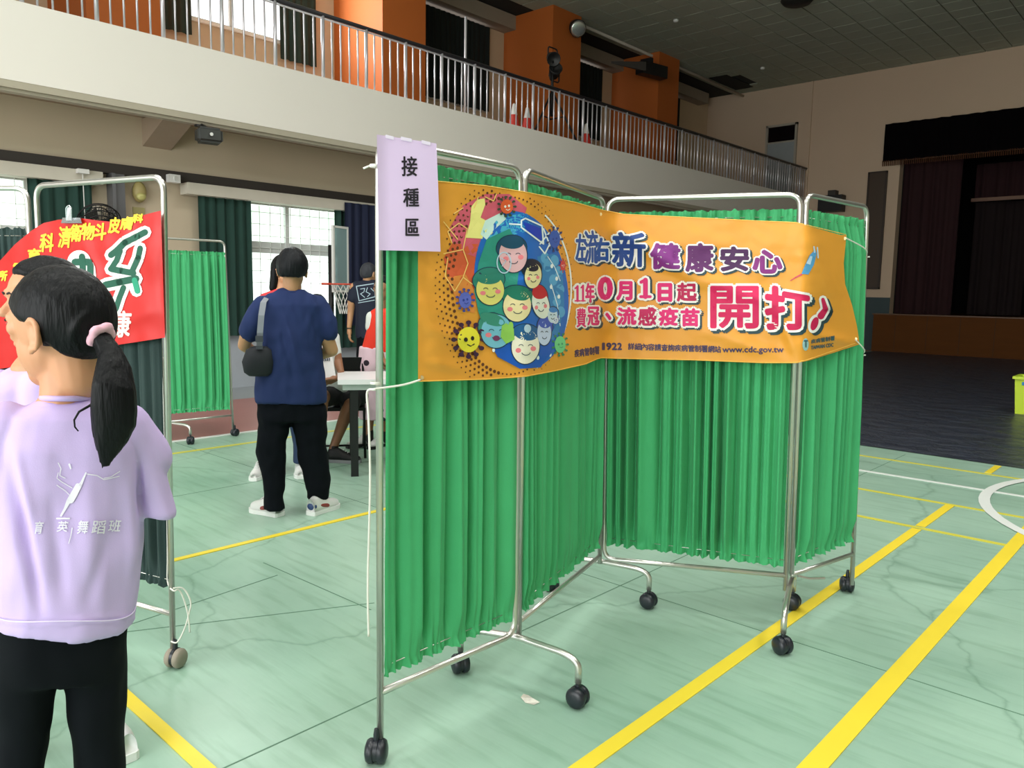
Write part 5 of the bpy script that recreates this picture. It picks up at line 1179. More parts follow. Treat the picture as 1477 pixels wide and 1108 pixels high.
def gw(c, n):
    h = folds(3, 0.0075, (9, 9, 3.5), 0.6)(c, n); p = proj(c)
    h += crease(p[0], p[1], (8, 650), (62, 900), 9, -0.018)+crease(p[0], p[1], (22, 640), (50, 760), 6, 0.005)+crease(p[0], p[1], (180, 640), (196, 900), 9, 0.010)
    h += crease(p[0], p[1], (120, 640), (140, 880), 20, 0.009)+crease(p[0], p[1], (70, 700), (95, 890), 12, -0.008)+crease(p[0], p[1], (160, 760), (120, 890), 10, -0.006)+crease(p[0], p[1], (200, 660), (203, 745), 4, -0.012)
    h += 0.0018*(1 if abs(p[1]-(895+6*math.sin(p[0]*0.03))) < 2.5 else 0); return h
shirt = remeshed(q, 'shirt', LIL, g.root, 0.0058, 3, gw)
q = MB(); q.tube([g.w(94+34*math.cos(a), 573-3*math.sin(a), 0)+g.A*(-0.01-0.046*abs(math.sin(a))) for a in [PI*k/14 for k in range(15)]], 0.0055, 8); q.build('collar', LIL, shirt, smooth=True)
q = MB(); q.tube([g.w(88+107*math.cos(a), 866+4*math.sin(a*3), 0)+g.A*(-0.0-0.129*abs(math.sin(a))**0.8) for a in [PI*k/30 for k in range(31)]], 0.0012, 6); q.build('hem_stitching', mat('pale_stitching', (228, 214, 244), 0.7), shirt, smooth=True)
# back print, laid on the shirt
bvh = BVHTree.FromObject(shirt, bpy.context.evaluated_depsgraph_get())
def on_shirt(x, y, off=0.0):
    o = Vector((0, 0, CAM_H)); d = Vector(ray(x, y)).normalized(); hit = bvh.ray_cast(o, d)
    p = hit[0] if hit[0] else g.w(x, y, -0.11); return p-d*(off+0.001)
WP = mat('white_shirt_print', (236, 232, 244), 0.6)
for ch, (x0, y0, x1, y1), t in (('育', (50, 752, 62, 770), 0), ('英', (83, 752, 98, 767), 0), ('舞', (112, 751, 127, 770), 0), ('蹈', (133, 751, 152, 770), 0), ('班', (157, 750, 174, 767), 0)):
    A = Print(on_shirt, 0.0012); A.text(ch, x0, y0, x1, y1, fat=0.25, ring=4, shear=3); A.build('lettering', WP, shirt)
A = Print(on_shirt, 0.0010)
for pl, w1, w2 in ((((124, 682), (116, 700), (108, 714), (102, 722)), 2, 9), (((112, 700), (98, 722), (90, 742)), 6, 2), (((104, 716), (96, 730), (88, 744)), 5, 3), (((126, 684), (140, 686), (150, 692), (160, 690), (172, 687)), 1.6, 1.2), (((150, 690), (160, 688), (173, 680)), 1.2, 1.2), (((104, 704), (90, 696), (82, 690), (84, 682)), 1.2, 1.2), (((84, 668), (88, 676), (86, 686), (94, 690)), 1.4, 1.2), (((100, 670), (102, 676)), 3, 2), (((82, 700), (94, 708), (100, 714)), 1.2, 1.2), (((82, 748), (100, 748)), 2.4, 2.4), (((104, 762), (102, 774), (99, 784)), 1.6, 1)):
    A.stroke(pl, w1, w2)
for j in range(6): A.stroke([(106+j*2, 706-j*2), (116+j*1.2, 704-j*3)], 1.0)
A.build('dancer_print', WP, shirt)
q = MB()
g.loft(q, [(880, -12, 186, .10, 0), (930, -12, 182, .105, 0), (965, -12, 182, .10, 0)], sq=0.8)
g.loft(q, [(930, -12, 86, .088, 0), (985, -12, 80, .08, 0), (1060, -8, 68, .072, 0.01), (1200, 0, 66, .065, 0.0), (1330, 8, 62, .06, 0.02), (1352, 8, 62, .06, 0.02)])
g.loft(q, [(930, 86, 182, .088, 0), (985, 92, 182, .08, 0), (1060, 102, 181, .072, 0.0), (1200, 112, 180, .065, 0.02), (1330, 122, 178, .06, 0.0), (1352, 122, 178, .06, 0.0)])
remeshed(q, 'trousers', BLKT, g.root, 0.008, 3, folds(9, 0.006, (8, 8, 10)))
WSH = mat('white_trainer', (222, 222, 220), 0.5); WSO = mat('white_sole', (236, 236, 234), 0.5)
for px in (38, 148):
    h_ = g.w(px, 1374, -0.04); shoe(g.root, h_, g.dirv(-0.1 if px < 90 else 0.1, 1), 0.215, WSH, WSO, k=0.85)

# ---- girl in profile behind her
g = Fig('person', 'girl in profile at the left edge, hair pulled back, behind the ponytail girl', onz(100, 1108))
hf = g.dirv(-0.96, -0.26); q = MB(); hc = g.w(66, 432, 0.0); LL, MM = head(q, hc, hf, 1.0)
q.cap(g.w(62, 475, 0.01), g.w(56, 535, 0.01), 0.048, 0.05)
ra = g.chain(q, [(72, 560, 0.0, 0.036), (70, 680, 0.0, 0.033), (40, 740, -0.05, 0.026), (20, 745, -0.08, 0.02)]); la = g.chain(q, [(-10, 560, 0.1, 0.036), (-20, 680, 0.12, 0.033), (-60, 720, 0.1, 0.026), (-70, 720, 0.1, 0.02)])
hand(q, ra[-1], g.dirv(-1, -0.3), Vector((0, 0, -1)), 0.85); hand(q, la[-1], g.dirv(-1, 0), Vector((0, 0, -1)), 0.85, thumb=-1)
q.cap(g.w(50, 540, 0), g.w(50, 800, 0), 0.06, 0.08)
body = remeshed(q, 'body', SK1, g.root, 0.0052, 3); face_parts(g, LL, MM, 1.0, body)
HL2 = [(-1, -0.75), (-0.35, -0.55), (-0.1, -0.25), (0.1, 0.0), (0.3, 0.24), (0.6, 0.50), (1, 0.62)]
def hx(q):
    q.cap(LL(-0.07, 0, -0.02), LL(-0.125, 0, -0.06), 0.05, 0.03); q.cap(LL(-0.125, 0, -0.06), LL(-0.15, 0, -0.16), 0.03, 0.012)
hair(g.root, LL, MM, 1.0, 1.09, hl=HL2, extra=hx, voxel=0.005)
q = MB()
g.loft(q, [(525, 32, 84, .045, 0.01), (536, 6, 84, .07, 0.01), (560, -26, 84, .09, 0.01), (640, -30, 86, .10, 0), (740, -30, 88, .105, 0), (840, -30, 92, .11, 0), (850, -30, 92, .11, 0)])
g.chain(q, [(60, 560, -0.06, 0.055), (66, 610, -0.08, 0.055), (66, 650, -0.08, 0.055)]); g.chain(q, [(-5, 560, 0.09, 0.055), (-15, 650, 0.1, 0.055)])
shirt = remeshed(q, 'shirt', LIL, g.root, 0.0065, 3, folds(12, 0.006, (10, 10, 9), 1.0))
q = MB(); q.tube([g.w(56, 528, 0)+g.R*0.05*math.cos(a)+g.A*0.048*math.sin(a) for a in [2*PI*k/20 for k in range(21)]], 0.0055, 8, cap=False); q.build('collar', LIL, shirt, smooth=True)
q = MB(); g.loft(q, [(820, -28, 90, .10, 0), (880, -28, 92, .10, 0)]); 
g.loft(q, [(860, -22, 40, .085, -0.02), (960, 0, 50, .07, -0.02), (1070, 10, 54, .05, 0), (1076, 10, 54, .05, 0)]); g.loft(q, [(860, 34, 92, .085, 0.02), (960, 88, 148, .072, 0.02), (1065, 140, 184, .052, 0.02), (1074, 140, 184, .052, 0.02)])
remeshed(q, 'trousers', BLKT, g.root, 0.008, 3, folds(4, 0.006, (8, 8, 10)))
shoe(g.root, onz(186, 1100), g.dirv(-0.3, 1), 0.22, WSH, WSO, k=0.9); shoe(g.root, onz(36, 1100), g.dirv(-0.9, 0.5), 0.22, WSH, WSO, k=0.9)

# ---- man in navy
NVY = mat('navy_cotton', (22, 42, 92), 0.85, var=0.06, scale=6, bump=0.06, bscale=300); CHAR = mat('charcoal_trousers', (9, 13, 20), 0.9, var=0.1, spec=0.15)
g = Fig('person', 'man in a navy T-shirt and dark trousers with a shoulder bag, back to the camera', onz(425, 742))
hf = g.dirv(0.12, 1); q = MB(); hc = g.w(422, 388, 0.0); LL, MM = head(q, hc, hf, 1.0)
q.cap(g.w(421, 408, 0.0), g.w(421, 432, 0.0), 0.055, 0.056)
la = g.chain(q, [(378, 455, 0, .038), (357, 482, 0.0, .042), (352, 498, 0.06, .038), (372, 512, 0.22, .028), (382, 514, 0.28, .023)])
ra = g.chain(q, [(462, 455, 0, .038), (470, 484, 0.0, .046), (478, 505, 0.03, .042), (464, 511, 0.12, .034), (460, 507, 0.2, .025)])
hand(q, la[-1], g.dirv(0.7, 0.7), g.dirv(1, 0), 1.0, 0.8); hand(q, ra[-1], g.dirv(-0.6, 0.6, 0.2), g.dirv(-1, 0), 1.0, 0.9, thumb=-1)
q.cap(g.w(420, 465, 0.02), g.w(420, 560, 0), 0.085, 0.1)
body = remeshed(q, 'body', SK2, g.root, 0.0065, 3); face_parts(g, LL, MM, 1.0, body)
HL3 = [(-1, -0.62), (-0.35, -0.55), (-0.1, -0.32), (0.1, -0.15), (0.3, 0.2), (0.6, 0.5), (1, 0.6)]
hair(g.root, LL, MM, 1.0, 1.22, hl=HL3, m=hairmat('dark_grey_hair', (22, 24, 28)), bumps=0.05)
q = MB()
g.loft(q, [(420, 404, 440, .055, 0), (426, 386, 458, .075, 0), (440, 373, 470, .10, 0), (480, 372, 467, .12, 0), (530, 370, 466, .125, 0), (574, 368, 471, .13, 0), (580, 369, 471, .13, 0)])
q.cap(g.w(404, 432, 0), g.w(385, 442, 0), .052, .058); q.cap(g.w(438, 432, 0), g.w(456, 441, 0), .052, .058); q.cap(g.w(408, 430, -.02), g.w(434, 430, -.02), .055, .055); g.chain(q, [(382, 442, 0, .062), (364, 468, 0, .066), (360, 478, 0.01, .066)]); g.chain(q, [(458, 440, 0, .062), (470, 465, 0, .068), (472, 480, 0, .068)])
def mw(c, n):
    p = proj(c); return folds(20, 0.012, (7, 7, 4), 0.6)(c, n)+crease(p[0], p[1], (405, 440), (440, 560), 5, 0.018)+crease(p[0], p[1], (398, 450), (430, 570), 4, -0.008)+crease(p[0], p[1], (450, 440), (462, 500), 4, -0.01)
shirt = remeshed(q, 'shirt', NVY, g.root, 0.010, 2, mw)
q = MB(); q.tube([g.w(421, 420, 0)+g.R*0.072*math.cos(a)+g.A*0.062*math.sin(a)+Vector((0, 0, 0.006*math.sin(a))) for a in [2*PI*k/20 for k in range(21)]], 0.008, 8, cap=False); q.build('collar', NVY, shirt, smooth=True)
q = MB(); g.loft(q, [(565, 372, 468, .115, 0), (605, 371, 472, .115, 0)])
g.loft(q, [(585, 372, 422, .10, 0), (650, 370, 412, .085, 0), (710, 380, 410, .075, -0.01), (733, 381, 410, .072, -0.01)]); g.loft(q, [(585, 416, 472, .10, 0), (650, 428, 473, .088, 0.01), (700, 440, 476, .078, 0.03), (722, 443, 474, .072, 0.05)])
remeshed(q, 'trousers', CHAR, g.root, 0.011, 2, folds(22, 0.010, (6, 6, 12)))
ACC = mat('red_brown_panel', (140, 60, 56), 0.5)
shoe(g.root, g.w(404, 752, -0.03), g.dirv(-0.60, 0.62), 0.24, WSH, WSO, acc=ACC, k=1.2); hs = onz(448, 744); shoe(g.root, hs, g.dirv(0.60, 0.62), 0.24, WSH, WSO, acc=ACC, k=1.1)
GM = Fig.__new__(Fig); GM.G, GM.A, GM.R = g.G, g.A, g.R
bg = thing('shoulder_bag', 'small black shoulder bag with a grey strap on the man in navy', 'bag', GM.w(372, 520, -0.1))
q = MB(); vs = []
pr = [(498, 366, 386, .03), (503, 356, 393, .05), (520, 350, 396, .055), (535, 353, 394, .05), (540, 360, 388, .035)]
Fig.loft(GM, q, [(py, xl, xr, dh, -0.085) for (py, xl, xr, dh) in pr], sq=0.7); o = q.build('bag_body', mat('black_bag_cloth', (22, 26, 34), 0.7), bg, smooth=True)
q = MB(); pts = [(374, 501, -0.11), (375, 480, -0.135), (377, 455, -0.13), (380, 436, -0.10), (386, 428, -0.03), (388, 430, 0.06)]
P_ = [GM.w(*p) for p in pts]; wv = []
for p in P_: wv += [p-GM.R*0.017, p+GM.R*0.017, p+GM.R*0.017-GM.A*0.005, p-GM.R*0.017-GM.A*0.005]
q.add(wv, [(i*4+a, i*4+(a+1) % 4, (i+1)*4+(a+1) % 4, (i+1)*4+a) for i in range(len(P_)-1) for a in range(4)]); q.build('strap', mat('grey_strap', (138, 142, 152), 0.6), bg)
q = MB(); c_ = GM.w(374, 489, -0.145); q.obox(c_, GM.R, 0.021, 0.004, 0.018); q.obox(c_-Vector((0, 0, 0.05)), GM.R, 0.019, 0.004, 0.01); q.build('buckle', mat('dark_buckle', (70, 74, 82), 0.4), bg)

# ---- person in red behind the man
g = Fig('person', 'dark-haired person in a red top mostly hidden behind the man in navy', onz(402, 686))
hf = g.dirv(0.5, -0.8); q = MB(); hc = g.w(410, 390, 0.0); LL, MM = head(q, hc, hf, 1.0); q.cap(g.w(409, 405, 0), g.w(408, 424, 0), 0.05, 0.055)
la = g.chain(q, [(380, 440, 0, .04), (384, 490, 0, .036), (392, 520, -0.1, .028)]); ra = g.chain(q, [(436, 440, 0, .04), (440, 490, 0, .036), (432, 520, -0.1, .028)])
hand(q, la[-1], g.dirv(0.3, -0.8), Vector((0, 0, -1))); hand(q, ra[-1], g.dirv(-0.3, -0.8), Vector((0, 0, -1)), thumb=-1); q.cap(g.w(408, 430, 0), g.w(408, 540, 0), .09, .09)
body = remeshed(q, 'body', SK1, g.root, 0.0068, 2); face_parts(g, LL, MM, 1.0, body)
def hx(q):
    q.cap(LL(-0.05, 0.0, -0.02), LL(-0.05, 0.0, -0.13), 0.075, 0.06); q.cap(LL(-0.02, 0.06, 0.0), LL(-0.03, 0.075, -0.13), 0.035, 0.03); q.cap(LL(-0.02, -0.06, 0.0), LL(-0.03, -0.075, -0.13), 0.035, 0.03)
hair(g.root, LL, MM, 1.0, 1.12, extra=hx)
q = MB(); g.loft(q, [(416, 394, 422, .05, 0), (424, 378, 440, .08, 0), (440, 372, 444, .1, 0), (500, 374, 442, .11, 0), (545, 374, 444, .12, 0), (550, 375, 443, .12, 0)])
g.chain(q, [(380, 436, 0, .055), (381, 468, 0, .052)]); g.chain(q, [(436, 436, 0, .055), (438, 468, 0, .052)]); remeshed(q, 'shirt', mat('red_cotton', (220, 58, 62), 0.8), g.root, 0.010, 2, folds(31, 0.006))
q = MB(); g.loft(q, [(538, 377, 441, .11, 0), (575, 376, 442, .11, 0)]); g.loft(q, [(560, 376, 412, .095, 0), (640, 373, 392, .07, 0), (664, 371, 389, .065, 0)]); g.loft(q, [(560, 406, 442, .095, 0), (640, 423, 441, .07, 0), (668, 422, 440, .065, 0)])
remeshed(q, 'trousers', mat('blue_jeans', (34, 52, 84), 0.8, var=0.1), g.root, 0.011, 2, folds(32, 0.008))
shoe(g.root, g.w(377, 682, 0.1), g.dirv(-0.2, -1), 0.25, WSH, WSO); shoe(g.root, g.w(432, 688, 0.1), g.dirv(0.0, -1), 0.25, WSH, WSO)

# ---- seated person in black shorts
g = Fig('person', 'seated person in a white top and black shorts with black shoes beside the table', onz(486, 664))
hf = g.dirv(-0.2, -0.9, -0.15); q = MB(); hc = g.w(457, 446, 0.0); LL, MM = head(q, hc, hf, 1.0); q.cap(g.w(458, 460, 0.0), g.w(460, 480, 0.02), .048, .055)
la = g.chain(q, [(444, 492, 0.0, .042), (448, 530, -0.05, .036), (464, 552, -0.14, .026)]); ra = g.chain(q, [(482, 490, 0.02, .042), (487, 520, 0.0, .038), (492, 538, -0.08, .027), (486, 546, -0.2, .022)])
hand(q, la[-1], g.dirv(1, -0.2, 0), Vector((0, 0, 1)), 1.0, 0.7, thumb=-1); hand(q, ra[-1], g.dirv(-0.9, -0.3, 0), Vector((0, 0, -1)), 1.0, 0.3)
# bare legs
g.chain(q, [(478, 572, 0.15, .075), (464, 573, -0.12, .058), (462, 596, -0.12, .054), (463, 632, -0.06, .036), (464, 645, -0.06, .034)])
g.chain(q, [(505, 578, 0.15, .075), (506, 584, -0.02, .058), (500, 596, -0.02, .056), (487, 630, -0.03, .040), (480, 648, -0.04, .034)])
q.cap(g.w(465, 490, 0.05), g.w(485, 565, 0.15), .09, .1)
body = remeshed(q, 'body', SK3, g.root, 0.0068, 2); face_parts(g, LL, MM, 1.0, body)
hair(g.root, LL, MM, 1.0, 1.13)
q = MB(); g.loft(q, [(474, 450, 470, .05, 0.03), (482, 441, 484, .08, 0.03), (500, 440, 488, .10, 0.04), (530, 445, 492, .11, 0.07), (560, 460, 505, .12, 0.12), (568, 464, 508, .12, 0.14)])
g.chain(q, [(448, 488, 0.02, .055), (446, 512, 0, .052)]); g.chain(q, [(480, 488, 0.02, .055), (484, 508, 0.01, .052)]); remeshed(q, 'shirt', mat('white_cotton', (226, 228, 226), 0.8), g.root, 0.010, 2, folds(41, 0.006))
q = MB(); g.chain(q, [(495, 566, 0.18, .115), (480, 570, 0.05, .088), (472, 574, -0.03, .078)]); g.chain(q, [(505, 570, 0.18, .115), (505, 578, 0.06, .09), (505, 584, 0.02, .08)]); g.chain(q, [(488, 568, 0.16, .11), (512, 570, 0.16, .11)])
remeshed(q, 'shorts', mat('black_shorts', (16, 16, 20), 0.8), g.root, 0.010, 2, folds(42, 0.006))
BSH = mat('black_trainer', (20, 20, 24), 0.6); GSO = mat('grey_sole', (150, 150, 156), 0.6)
shoe(g.root, g.w(474, 660, -0.05), g.dirv(0.95, -0.3), 0.26, BSH, GSO, k=1.1); shoe(g.root, g.w(462, 656, 0.08), g.dirv(-0.2, -1), 0.26, BSH, GSO, k=1.1)
for (a_, b_) in (((472, 648), (466, 632)), ((480, 650), (482, 634))): pass
q = MB()
for px, py, r_ in ((482, 645, .037), (464, 642, .037)): q.cap(g.w(px, py, -0.04), g.w(px-2, py+9, -0.04), r_, r_)
remeshed(q, 'socks', BSH, g.root, 0.009, 1)
# paper held above the knees
GP = g; q = MB(); q.add([g.w(457, 516, -0.16), g.w(479, 514, -0.16), g.w(485, 546, -0.22), g.w(461, 549, -0.22)], [(0, 1, 2, 3)]); q.v += [tuple(Vector(v)+g.A*0.004) for v in q.v[:4]]; q.add([], []); q.f += [(4, 7, 6, 5), (0, 4, 5, 1), (1, 5, 6, 2), (2, 6, 7, 3), (3, 7, 4, 0)]; q.mi += [0]*5
pf = thing('form', 'white form with a printed heading held by the seated person', 'paper', g.w(470, 530, -0.19)); q.build('sheet', mat('white_paper', (236, 236, 238), 0.6), pf)
q = MB()
for k in range(6): a_ = g.w(460.5+k*2.9, 519.5-k*0.25, -0.178); q.obox(a_, g.R, 0.006, 0.0015, 0.010)
q.build('printed_heading', mat('grey_print', (96, 98, 108), 0.7), pf)
# her chair
ch = thing('folding_chair', 'black folding chair under the seated person in shorts', 'chair', g.w(500, 655, 0.2))
FRM = mat('black_chair_steel', (26, 26, 28), 0.4, metal=0.5); sc_ = g.G+g.A*0.24+g.R*0.05
q = MB(); q.obox(sc_+Vector((0, 0, 0.415)), g.R, 0.18, 0.19, 0.014); s_ = q.build('seat', FRM, ch)
q = MB(); q.obox(sc_+g.A*0.24+Vector((0, 0, 0.72)), g.R, 0.18, 0.012, 0.09); q.build('backrest', FRM, ch)
for sx in (-1, 1):
    q = MB(); q.tube([sc_+g.R*0.18*sx-g.A*0.24+Vector((0, 0, 0.012)), sc_+g.R*0.18*sx+g.A*0.25+Vector((0, 0, 0.80))], 0.011, 8); q.build('leg', FRM, ch, smooth=True)
    q = MB(); q.tube([sc_+g.R*0.18*sx+g.A*0.22+Vector((0, 0, 0.012)), sc_+g.R*0.18*sx-g.A*0.12+Vector((0, 0, 0.41))], 0.011, 8); q.build('leg', FRM, ch, smooth=True)
q = MB(); q.tube([sc_-g.R*0.18-g.A*0.18+Vector((0, 0, 0.11)), sc_+g.R*0.18-g.A*0.18+Vector((0, 0, 0.11))], 0.009, 8); q.build('stretcher', FRM, ch, smooth=True)
# ---- table
tb = onz(510, 676); tR = g.R; tA = g.A
t = thing('folding_table', 'white-topped folding table with thick black legs behind the screen pole', 'table', tb)
c0 = onz(487, 549, 0.735); c0.z = 0
ctr = c0+tR*0.62+tA*0.30
q = MB(); q.obox(ctr+Vector((0, 0, 0.722)), tR, 0.62, 0.30, 0.018); o = q.build('table_top', mat('white_laminate', (236, 236, 238), 0.35), t)
BLG = mat('black_table_leg', (22, 22, 24), 0.5)
q = MB(); q.obox(ctr+Vector((0, 0, 0.68)), tR, 0.585, 0.265, 0.022); q.build('apron', mat('pale_grey_edge', (186, 196, 192), 0.5), t)
tb0 = tb+tA*0.03; off_ = (tb0-ctr).dot(tA)
for sx, sy in ((-1, -1), (1, -1), (-1, 1), (1, 1)):
    p = ctr+tR*((tb0-ctr).dot(tR) if sx < 0 else 0.52)+tA*0.235*sy
    if sx < 0: p = ctr+tR*-0.50+tA*0.235*sy
    q = MB(); q.obox(p+Vector((0, 0, 0.335)), tR, 0.028, 0.022, 0.335); q.build('leg', BLG, t)
q = MB(); q.obox(ctr+tR*-0.50+Vector((0, 0, 0.62)), tR, 0.012, 0.22, 0.03); q.build('leg_brace', BLG, t)
q = MB(); q.add([c0+tR*0.05+tA*0.04+Vector((0, 0, .7412)), c0+tR*0.3+tA*0.04+Vector((0, 0, .7412)), c0+tR*0.32+tA*0.3+Vector((0, 0, .7412)), c0+tR*0.02+tA*0.3+Vector((0, 0, .7412))], [(0, 1, 2, 3)])

# ---- standing man far back
g = Fig('person', 'man in a dark T-shirt with a white square print standing far back by the drape', onz(526, 594))
hf = g.dirv(0.6, 0.7); q = MB(); hc = g.w(532, 394, 0.0); LL, MM = head(q, hc, hf, 1.0); q.cap(g.w(531, 402, 0), g.w(530, 410, 0), .055, .06)
la = g.chain(q, [(511, 414, 0, .05), (507, 434, 0, .045), (506, 450, 0.02, .038), (504, 470, 0.0, .028), (504, 476, 0, .026)]); ra = g.chain(q, [(550, 414, 0, .05), (556, 440, 0, .042), (556, 470, -0.05, .03)])
hand(q, la[-1], g.dirv(0, 0, -1), g.dirv(1, 0.2), 1.1, 0.6); hand(q, ra[-1], g.dirv(0, 0, -1), g.dirv(-1, 0.2), 1.1, 0.6, thumb=-1); q.cap(g.w(531, 420, 0), g.w(531, 470, 0), .1, .1)
body = remeshed(q, 'body', SK2, g.root, 0.0085, 2); face_parts(g, LL, MM, 1.0, body); hair(g.root, LL, MM, 1.0, 1.1, m=HAIRG, voxel=0.008)
q = MB(); g.loft(q, [(404, 523, 540, .06, 0), (408, 513, 549, .09, 0), (415, 510, 552, .11, 0), (445, 513, 550, .12, 0), (485, 513, 551, .13, 0), (488, 514, 550, .13, 0)]); g.chain(q, [(514, 414, 0, .07), (509, 430, 0, .068)]); g.chain(q, [(548, 414, 0, .07), (554, 430, 0, .068)])
DNV = mat('dark_navy_cotton', (18, 26, 48), 0.8); st_ = remeshed(q, 'shirt', DNV, g.root, 0.014, 2, folds(51, 0.008))
bv2 = BVHTree.FromObject(st_, bpy.context.evaluated_depsgraph_get())
def on2(x, y, off=0.0):
    d = Vector(ray(x, y)).normalized(); h = bv2.ray_cast(Vector((0, 0, CAM_H)), d); return (h[0] or g.w(x, y, -0.12))-d*(off+0.004)
A = Print(on2, 0.0); A.stroke([(514, 413), (540, 409), (541, 428), (518, 434), (514, 413)], 1.2); A.stroke([(517, 437), (540, 433)], 1.0); A.stroke([(520, 417), (526, 416), (525, 421), (520, 424), (526, 429)], 1.0); A.stroke([(530, 415), (528, 421), (534, 424), (530, 428)], 1.0); A.stroke([(535, 416), (539, 420)], 1.0)
A.build('square_print', mat('pale_blue_print', (178, 200, 214), 0.6), st_)
q = MB(); g.loft(q, [(482, 514, 550, .12, 0), (500, 514, 550, .12, 0)]); g.loft(q, [(496, 514, 533, .11, 0), (545, 515, 530, .08, 0), (586, 516, 529, .07, 0)]); g.loft(q, [(496, 531, 550, .11, 0), (545, 534, 549, .08, 0), (586, 535, 548, .07, 0)])
remeshed(q, 'trousers', CHAR, g.root, 0.014, 2, folds(52, 0.008)); shoe(g.root, g.w(523, 594, 0.1), g.dirv(-0.1, 1), 0.27, BSH, GSO); shoe(g.root, g.w(541, 594, 0.1), g.dirv(0.1, 1), 0.27, BSH, GSO)
q = MB(); q.tube([la[-1]+Vector((0, 0, 0.02))+g.R*0.028*math.cos(a)+g.A*0.028*math.sin(a) for a in [2*PI*k/16 for k in range(17)]], 0.006, 6, cap=False); q.build('wristband', BSH, body, smooth=True)

# ---- person in red top and patterned skirt behind the table
g = Fig('person', 'person in a red vest and pink spotted skirt partly hidden behind the screen pole', onz(540, 644))
hf = g.dirv(-0.5, -0.8); q = MB(); hc = g.w(552, 416, 0.0); LL, MM = head(q, hc, hf, 0.95); q.cap(g.w(551, 432, 0), g.w(549, 446, 0), .045, .05)
la = g.chain(q, [(536, 462, 0, .036), (546, 500, -0.08, .032), (552, 520, -0.16, .024)]); ra = g.chain(q, [(566, 460, 0, .036), (568, 500, -0.05, .032), (562, 525, -0.12, .024)])
hand(q, la[-1], g.dirv(0.3, -0.8), Vector((0, 0, -1)), 0.9); hand(q, ra[-1], g.dirv(-0.3, -0.8), Vector((0, 0, -1)), 0.9, thumb=-1)
g.chain(q, [(534, 560, 0, .06), (533, 600, 0, .045), (532, 628, 0, .032)]); g.chain(q, [(554, 560, 0, .06), (554, 600, 0, .045), (554, 628, 0, .032)]); q.cap(g.w(549, 460, 0), g.w(545, 550, 0), .08, .1)
body = remeshed(q, 'body', SK3, g.root, 0.0075, 2); face_parts(g, LL, MM, 0.95, body); hair(g.root, LL, MM, 0.95, 1.12, voxel=0.008)
q = MB(); g.loft(q, [(444, 541, 559, .05, 0), (450, 534, 566, .07, 0), (465, 531, 568, .09, 0), (490, 525, 569, .10, 0), (508, 519, 570, .11, 0)]); remeshed(q, 'red_vest', mat('scarlet_vest', (236, 52, 28), 0.7), g.root, 0.012, 2, folds(61, 0.006))
q = MB(); g.chain(q, [(536, 457, 0, .05), (535, 472, -.01, .05)]); g.chain(q, [(564, 457, 0, .05), (566, 472, -.01, .05)]); remeshed(q, 'sleeves', mat('white_cotton', (226, 228, 226), 0.8), g.root, 0.012, 1)
m = mat('pink_patterned_cloth', (226, 190, 206), 0.8); nt = m.node_tree; b = nt.nodes['Principled BSDF']; vn = nt.nodes.new('ShaderNodeTexVoronoi'); vn.inputs['Scale'].default_value = 9; tc = nt.nodes.new('ShaderNodeTexCoord'); nt.links.new(tc.outputs['Object'], vn.inputs['Vector'])
rp_ = nt.nodes.new('ShaderNodeValToRGB'); rp_.color_ramp.interpolation = 'CONSTANT'; rp_.color_ramp.elements[0].color = lin((40, 30, 44)); rp_.color_ramp.elements[1].color = lin((230, 198, 212)); rp_.color_ramp.elements[1].position = 0.28
nt.links.new(vn.outputs['Distance'], rp_.inputs[0]); nt.links.new(rp_.outputs[0], b.inputs['Base Color'])
q = MB(); g.loft(q, [(500, 519, 571, .11, 0), (530, 516, 574, .13, 0), (570, 515, 574, .14, 0), (600, 518, 570, .13, 0), (604, 519, 569, .13, 0)]); remeshed(q, 'skirt', m, g.root, 0.013, 2, folds(62, 0.01))
shoe(g.root, g.w(535, 643, 0.05), g.dirv(-0.8, -0.5), 0.24, WSH, BSH); shoe(g.root, g.w(556, 643, 0.05), g.dirv(-0.6, -0.8), 0.24, WSH, BSH)
q = MB(); g.chain(q, [(533, 622, 0, .036), (533, 634, 0, .036)]); g.chain(q, [(554, 622, 0, .036), (554, 634, 0, .036)]); remeshed(q, 'socks', BSH, g.root, 0.01, 1)

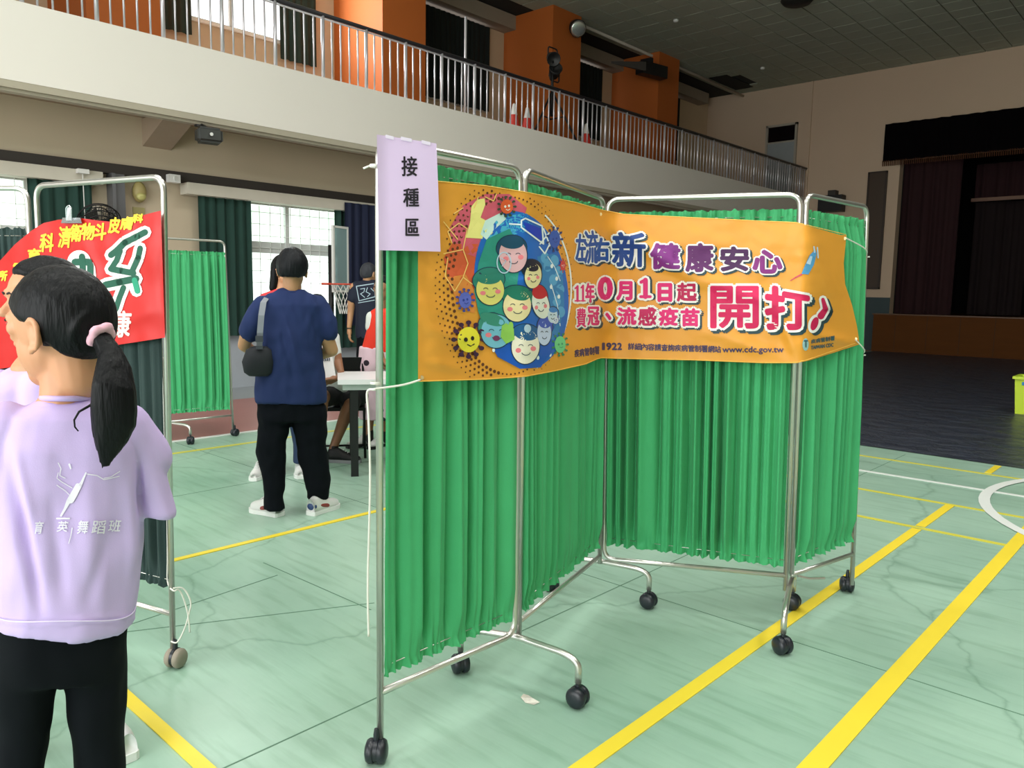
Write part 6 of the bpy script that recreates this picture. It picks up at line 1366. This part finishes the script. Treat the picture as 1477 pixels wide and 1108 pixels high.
# ------------------------------------------------------------------ basketball stand
hp = onx(495, 410, -8.35); rz = hp.z
t = thing('basketball_stand', 'low basketball hoop with white net and glass backboard by the dark curtain', 'basketball hoop', (hp.x, hp.y, 0))
a_ = Vector((hp.x, hp.y, 0)).normalized(); r_ = Vector((a_.y, -a_.x, 0)); rr_ = 17.0/(F_PX/proj(hp)[2])
q = MB(); q.tube([hp+r_*rr_*math.cos(a)+a_*rr_*math.sin(a) for a in [2*PI*k/28 for k in range(29)]], 0.010, 8, cap=False); q.tube([hp-r_*rr_, hp-r_*(rr_+0.12)], 0.014, 8); q.build('rim', mat('orange_rim', (214, 76, 52), 0.5), t, smooth=True)
q = MB(); n = 12
def npt(k, j):
    rad = rr_*(1-0.12*j) if j < 5 else rr_*0.42; a = 2*PI*(k+0.5*(j % 2))/n; return hp+(r_*math.cos(a)+a_*math.sin(a))*rad*(1-0.05*j)+Vector((0, 0, -0.075*j))
for k in range(n):
    for j in range(5): q.tube([npt(k, j), npt(k+(0 if j % 2 == 0 else 1), j+1)], 0.005, 4); q.tube([npt(k, j), npt(k-(1 if j % 2 == 0 else 0), j+1)], 0.005, 4)
q.build('net', mat('white_net_cord', (226, 226, 222), 0.7), t)
bc = hp-r_*(rr_-0.04)+a_*0.25; ex = (a_*0.75+r_*0.6).normalized()
bt = onx(488, 328, hp.x).z
GL = mat('backboard_glass', (176, 204, 208), 0.1, var=0, trans=0.5)
q = MB(); q.obox(bc+ex*0.12+Vector((0, 0, (bt-rz)/2-0.03)), ex, 0.14, 0.012, (bt-rz)/2+0.06); q.build('backboard', GL, t)
q = MB()
for sx in (-1, 1): q.obox(bc+ex*(0.12+0.14*sx)+Vector((0, 0, (bt-rz)/2-0.03)), ex, 0.014, 0.018, (bt-rz)/2+0.075)
for sz in (-0.09, (bt-rz)+0.03): q.obox(bc+ex*0.12+Vector((0, 0, sz)), ex, 0.15, 0.018, 0.014)
q.build('backboard_frame', mat('white_metal', (225, 225, 222), 0.4), t)
pb_ = bc+ex*0.12-r_*0.12; pb_.z = 0
q = MB(); q.tube([pb_, pb_+Vector((0, 0, bt-0.2))], 0.035, 10); q.tube([pb_+Vector((0, 0, rz+0.1)), bc+ex*0.12+Vector((0, 0, rz-bc.z+0.1))], 0.02, 8); q.build('post', BP, t, smooth=True)
q = MB(); q.obox(pb_+Vector((0, 0, 0.06)), r_, 0.3, 0.22, 0.06); q.build('base', BP, t)
y0_ = onx(499, 330, XW+0.3).y; y1_ = onx(548, 330, XW+0.3).y
tag(drape('blue_drape', (XW+0.27, y0_, 0), (XW+0.27, y1_, 0), 0.85, 2.7, mat('dark_navy_drape', (18, 28, 58), 0.8), amp=0.022, lam=0.16, seed=3), 'dark navy drape hanging behind the basketball hoop', 'curtain')
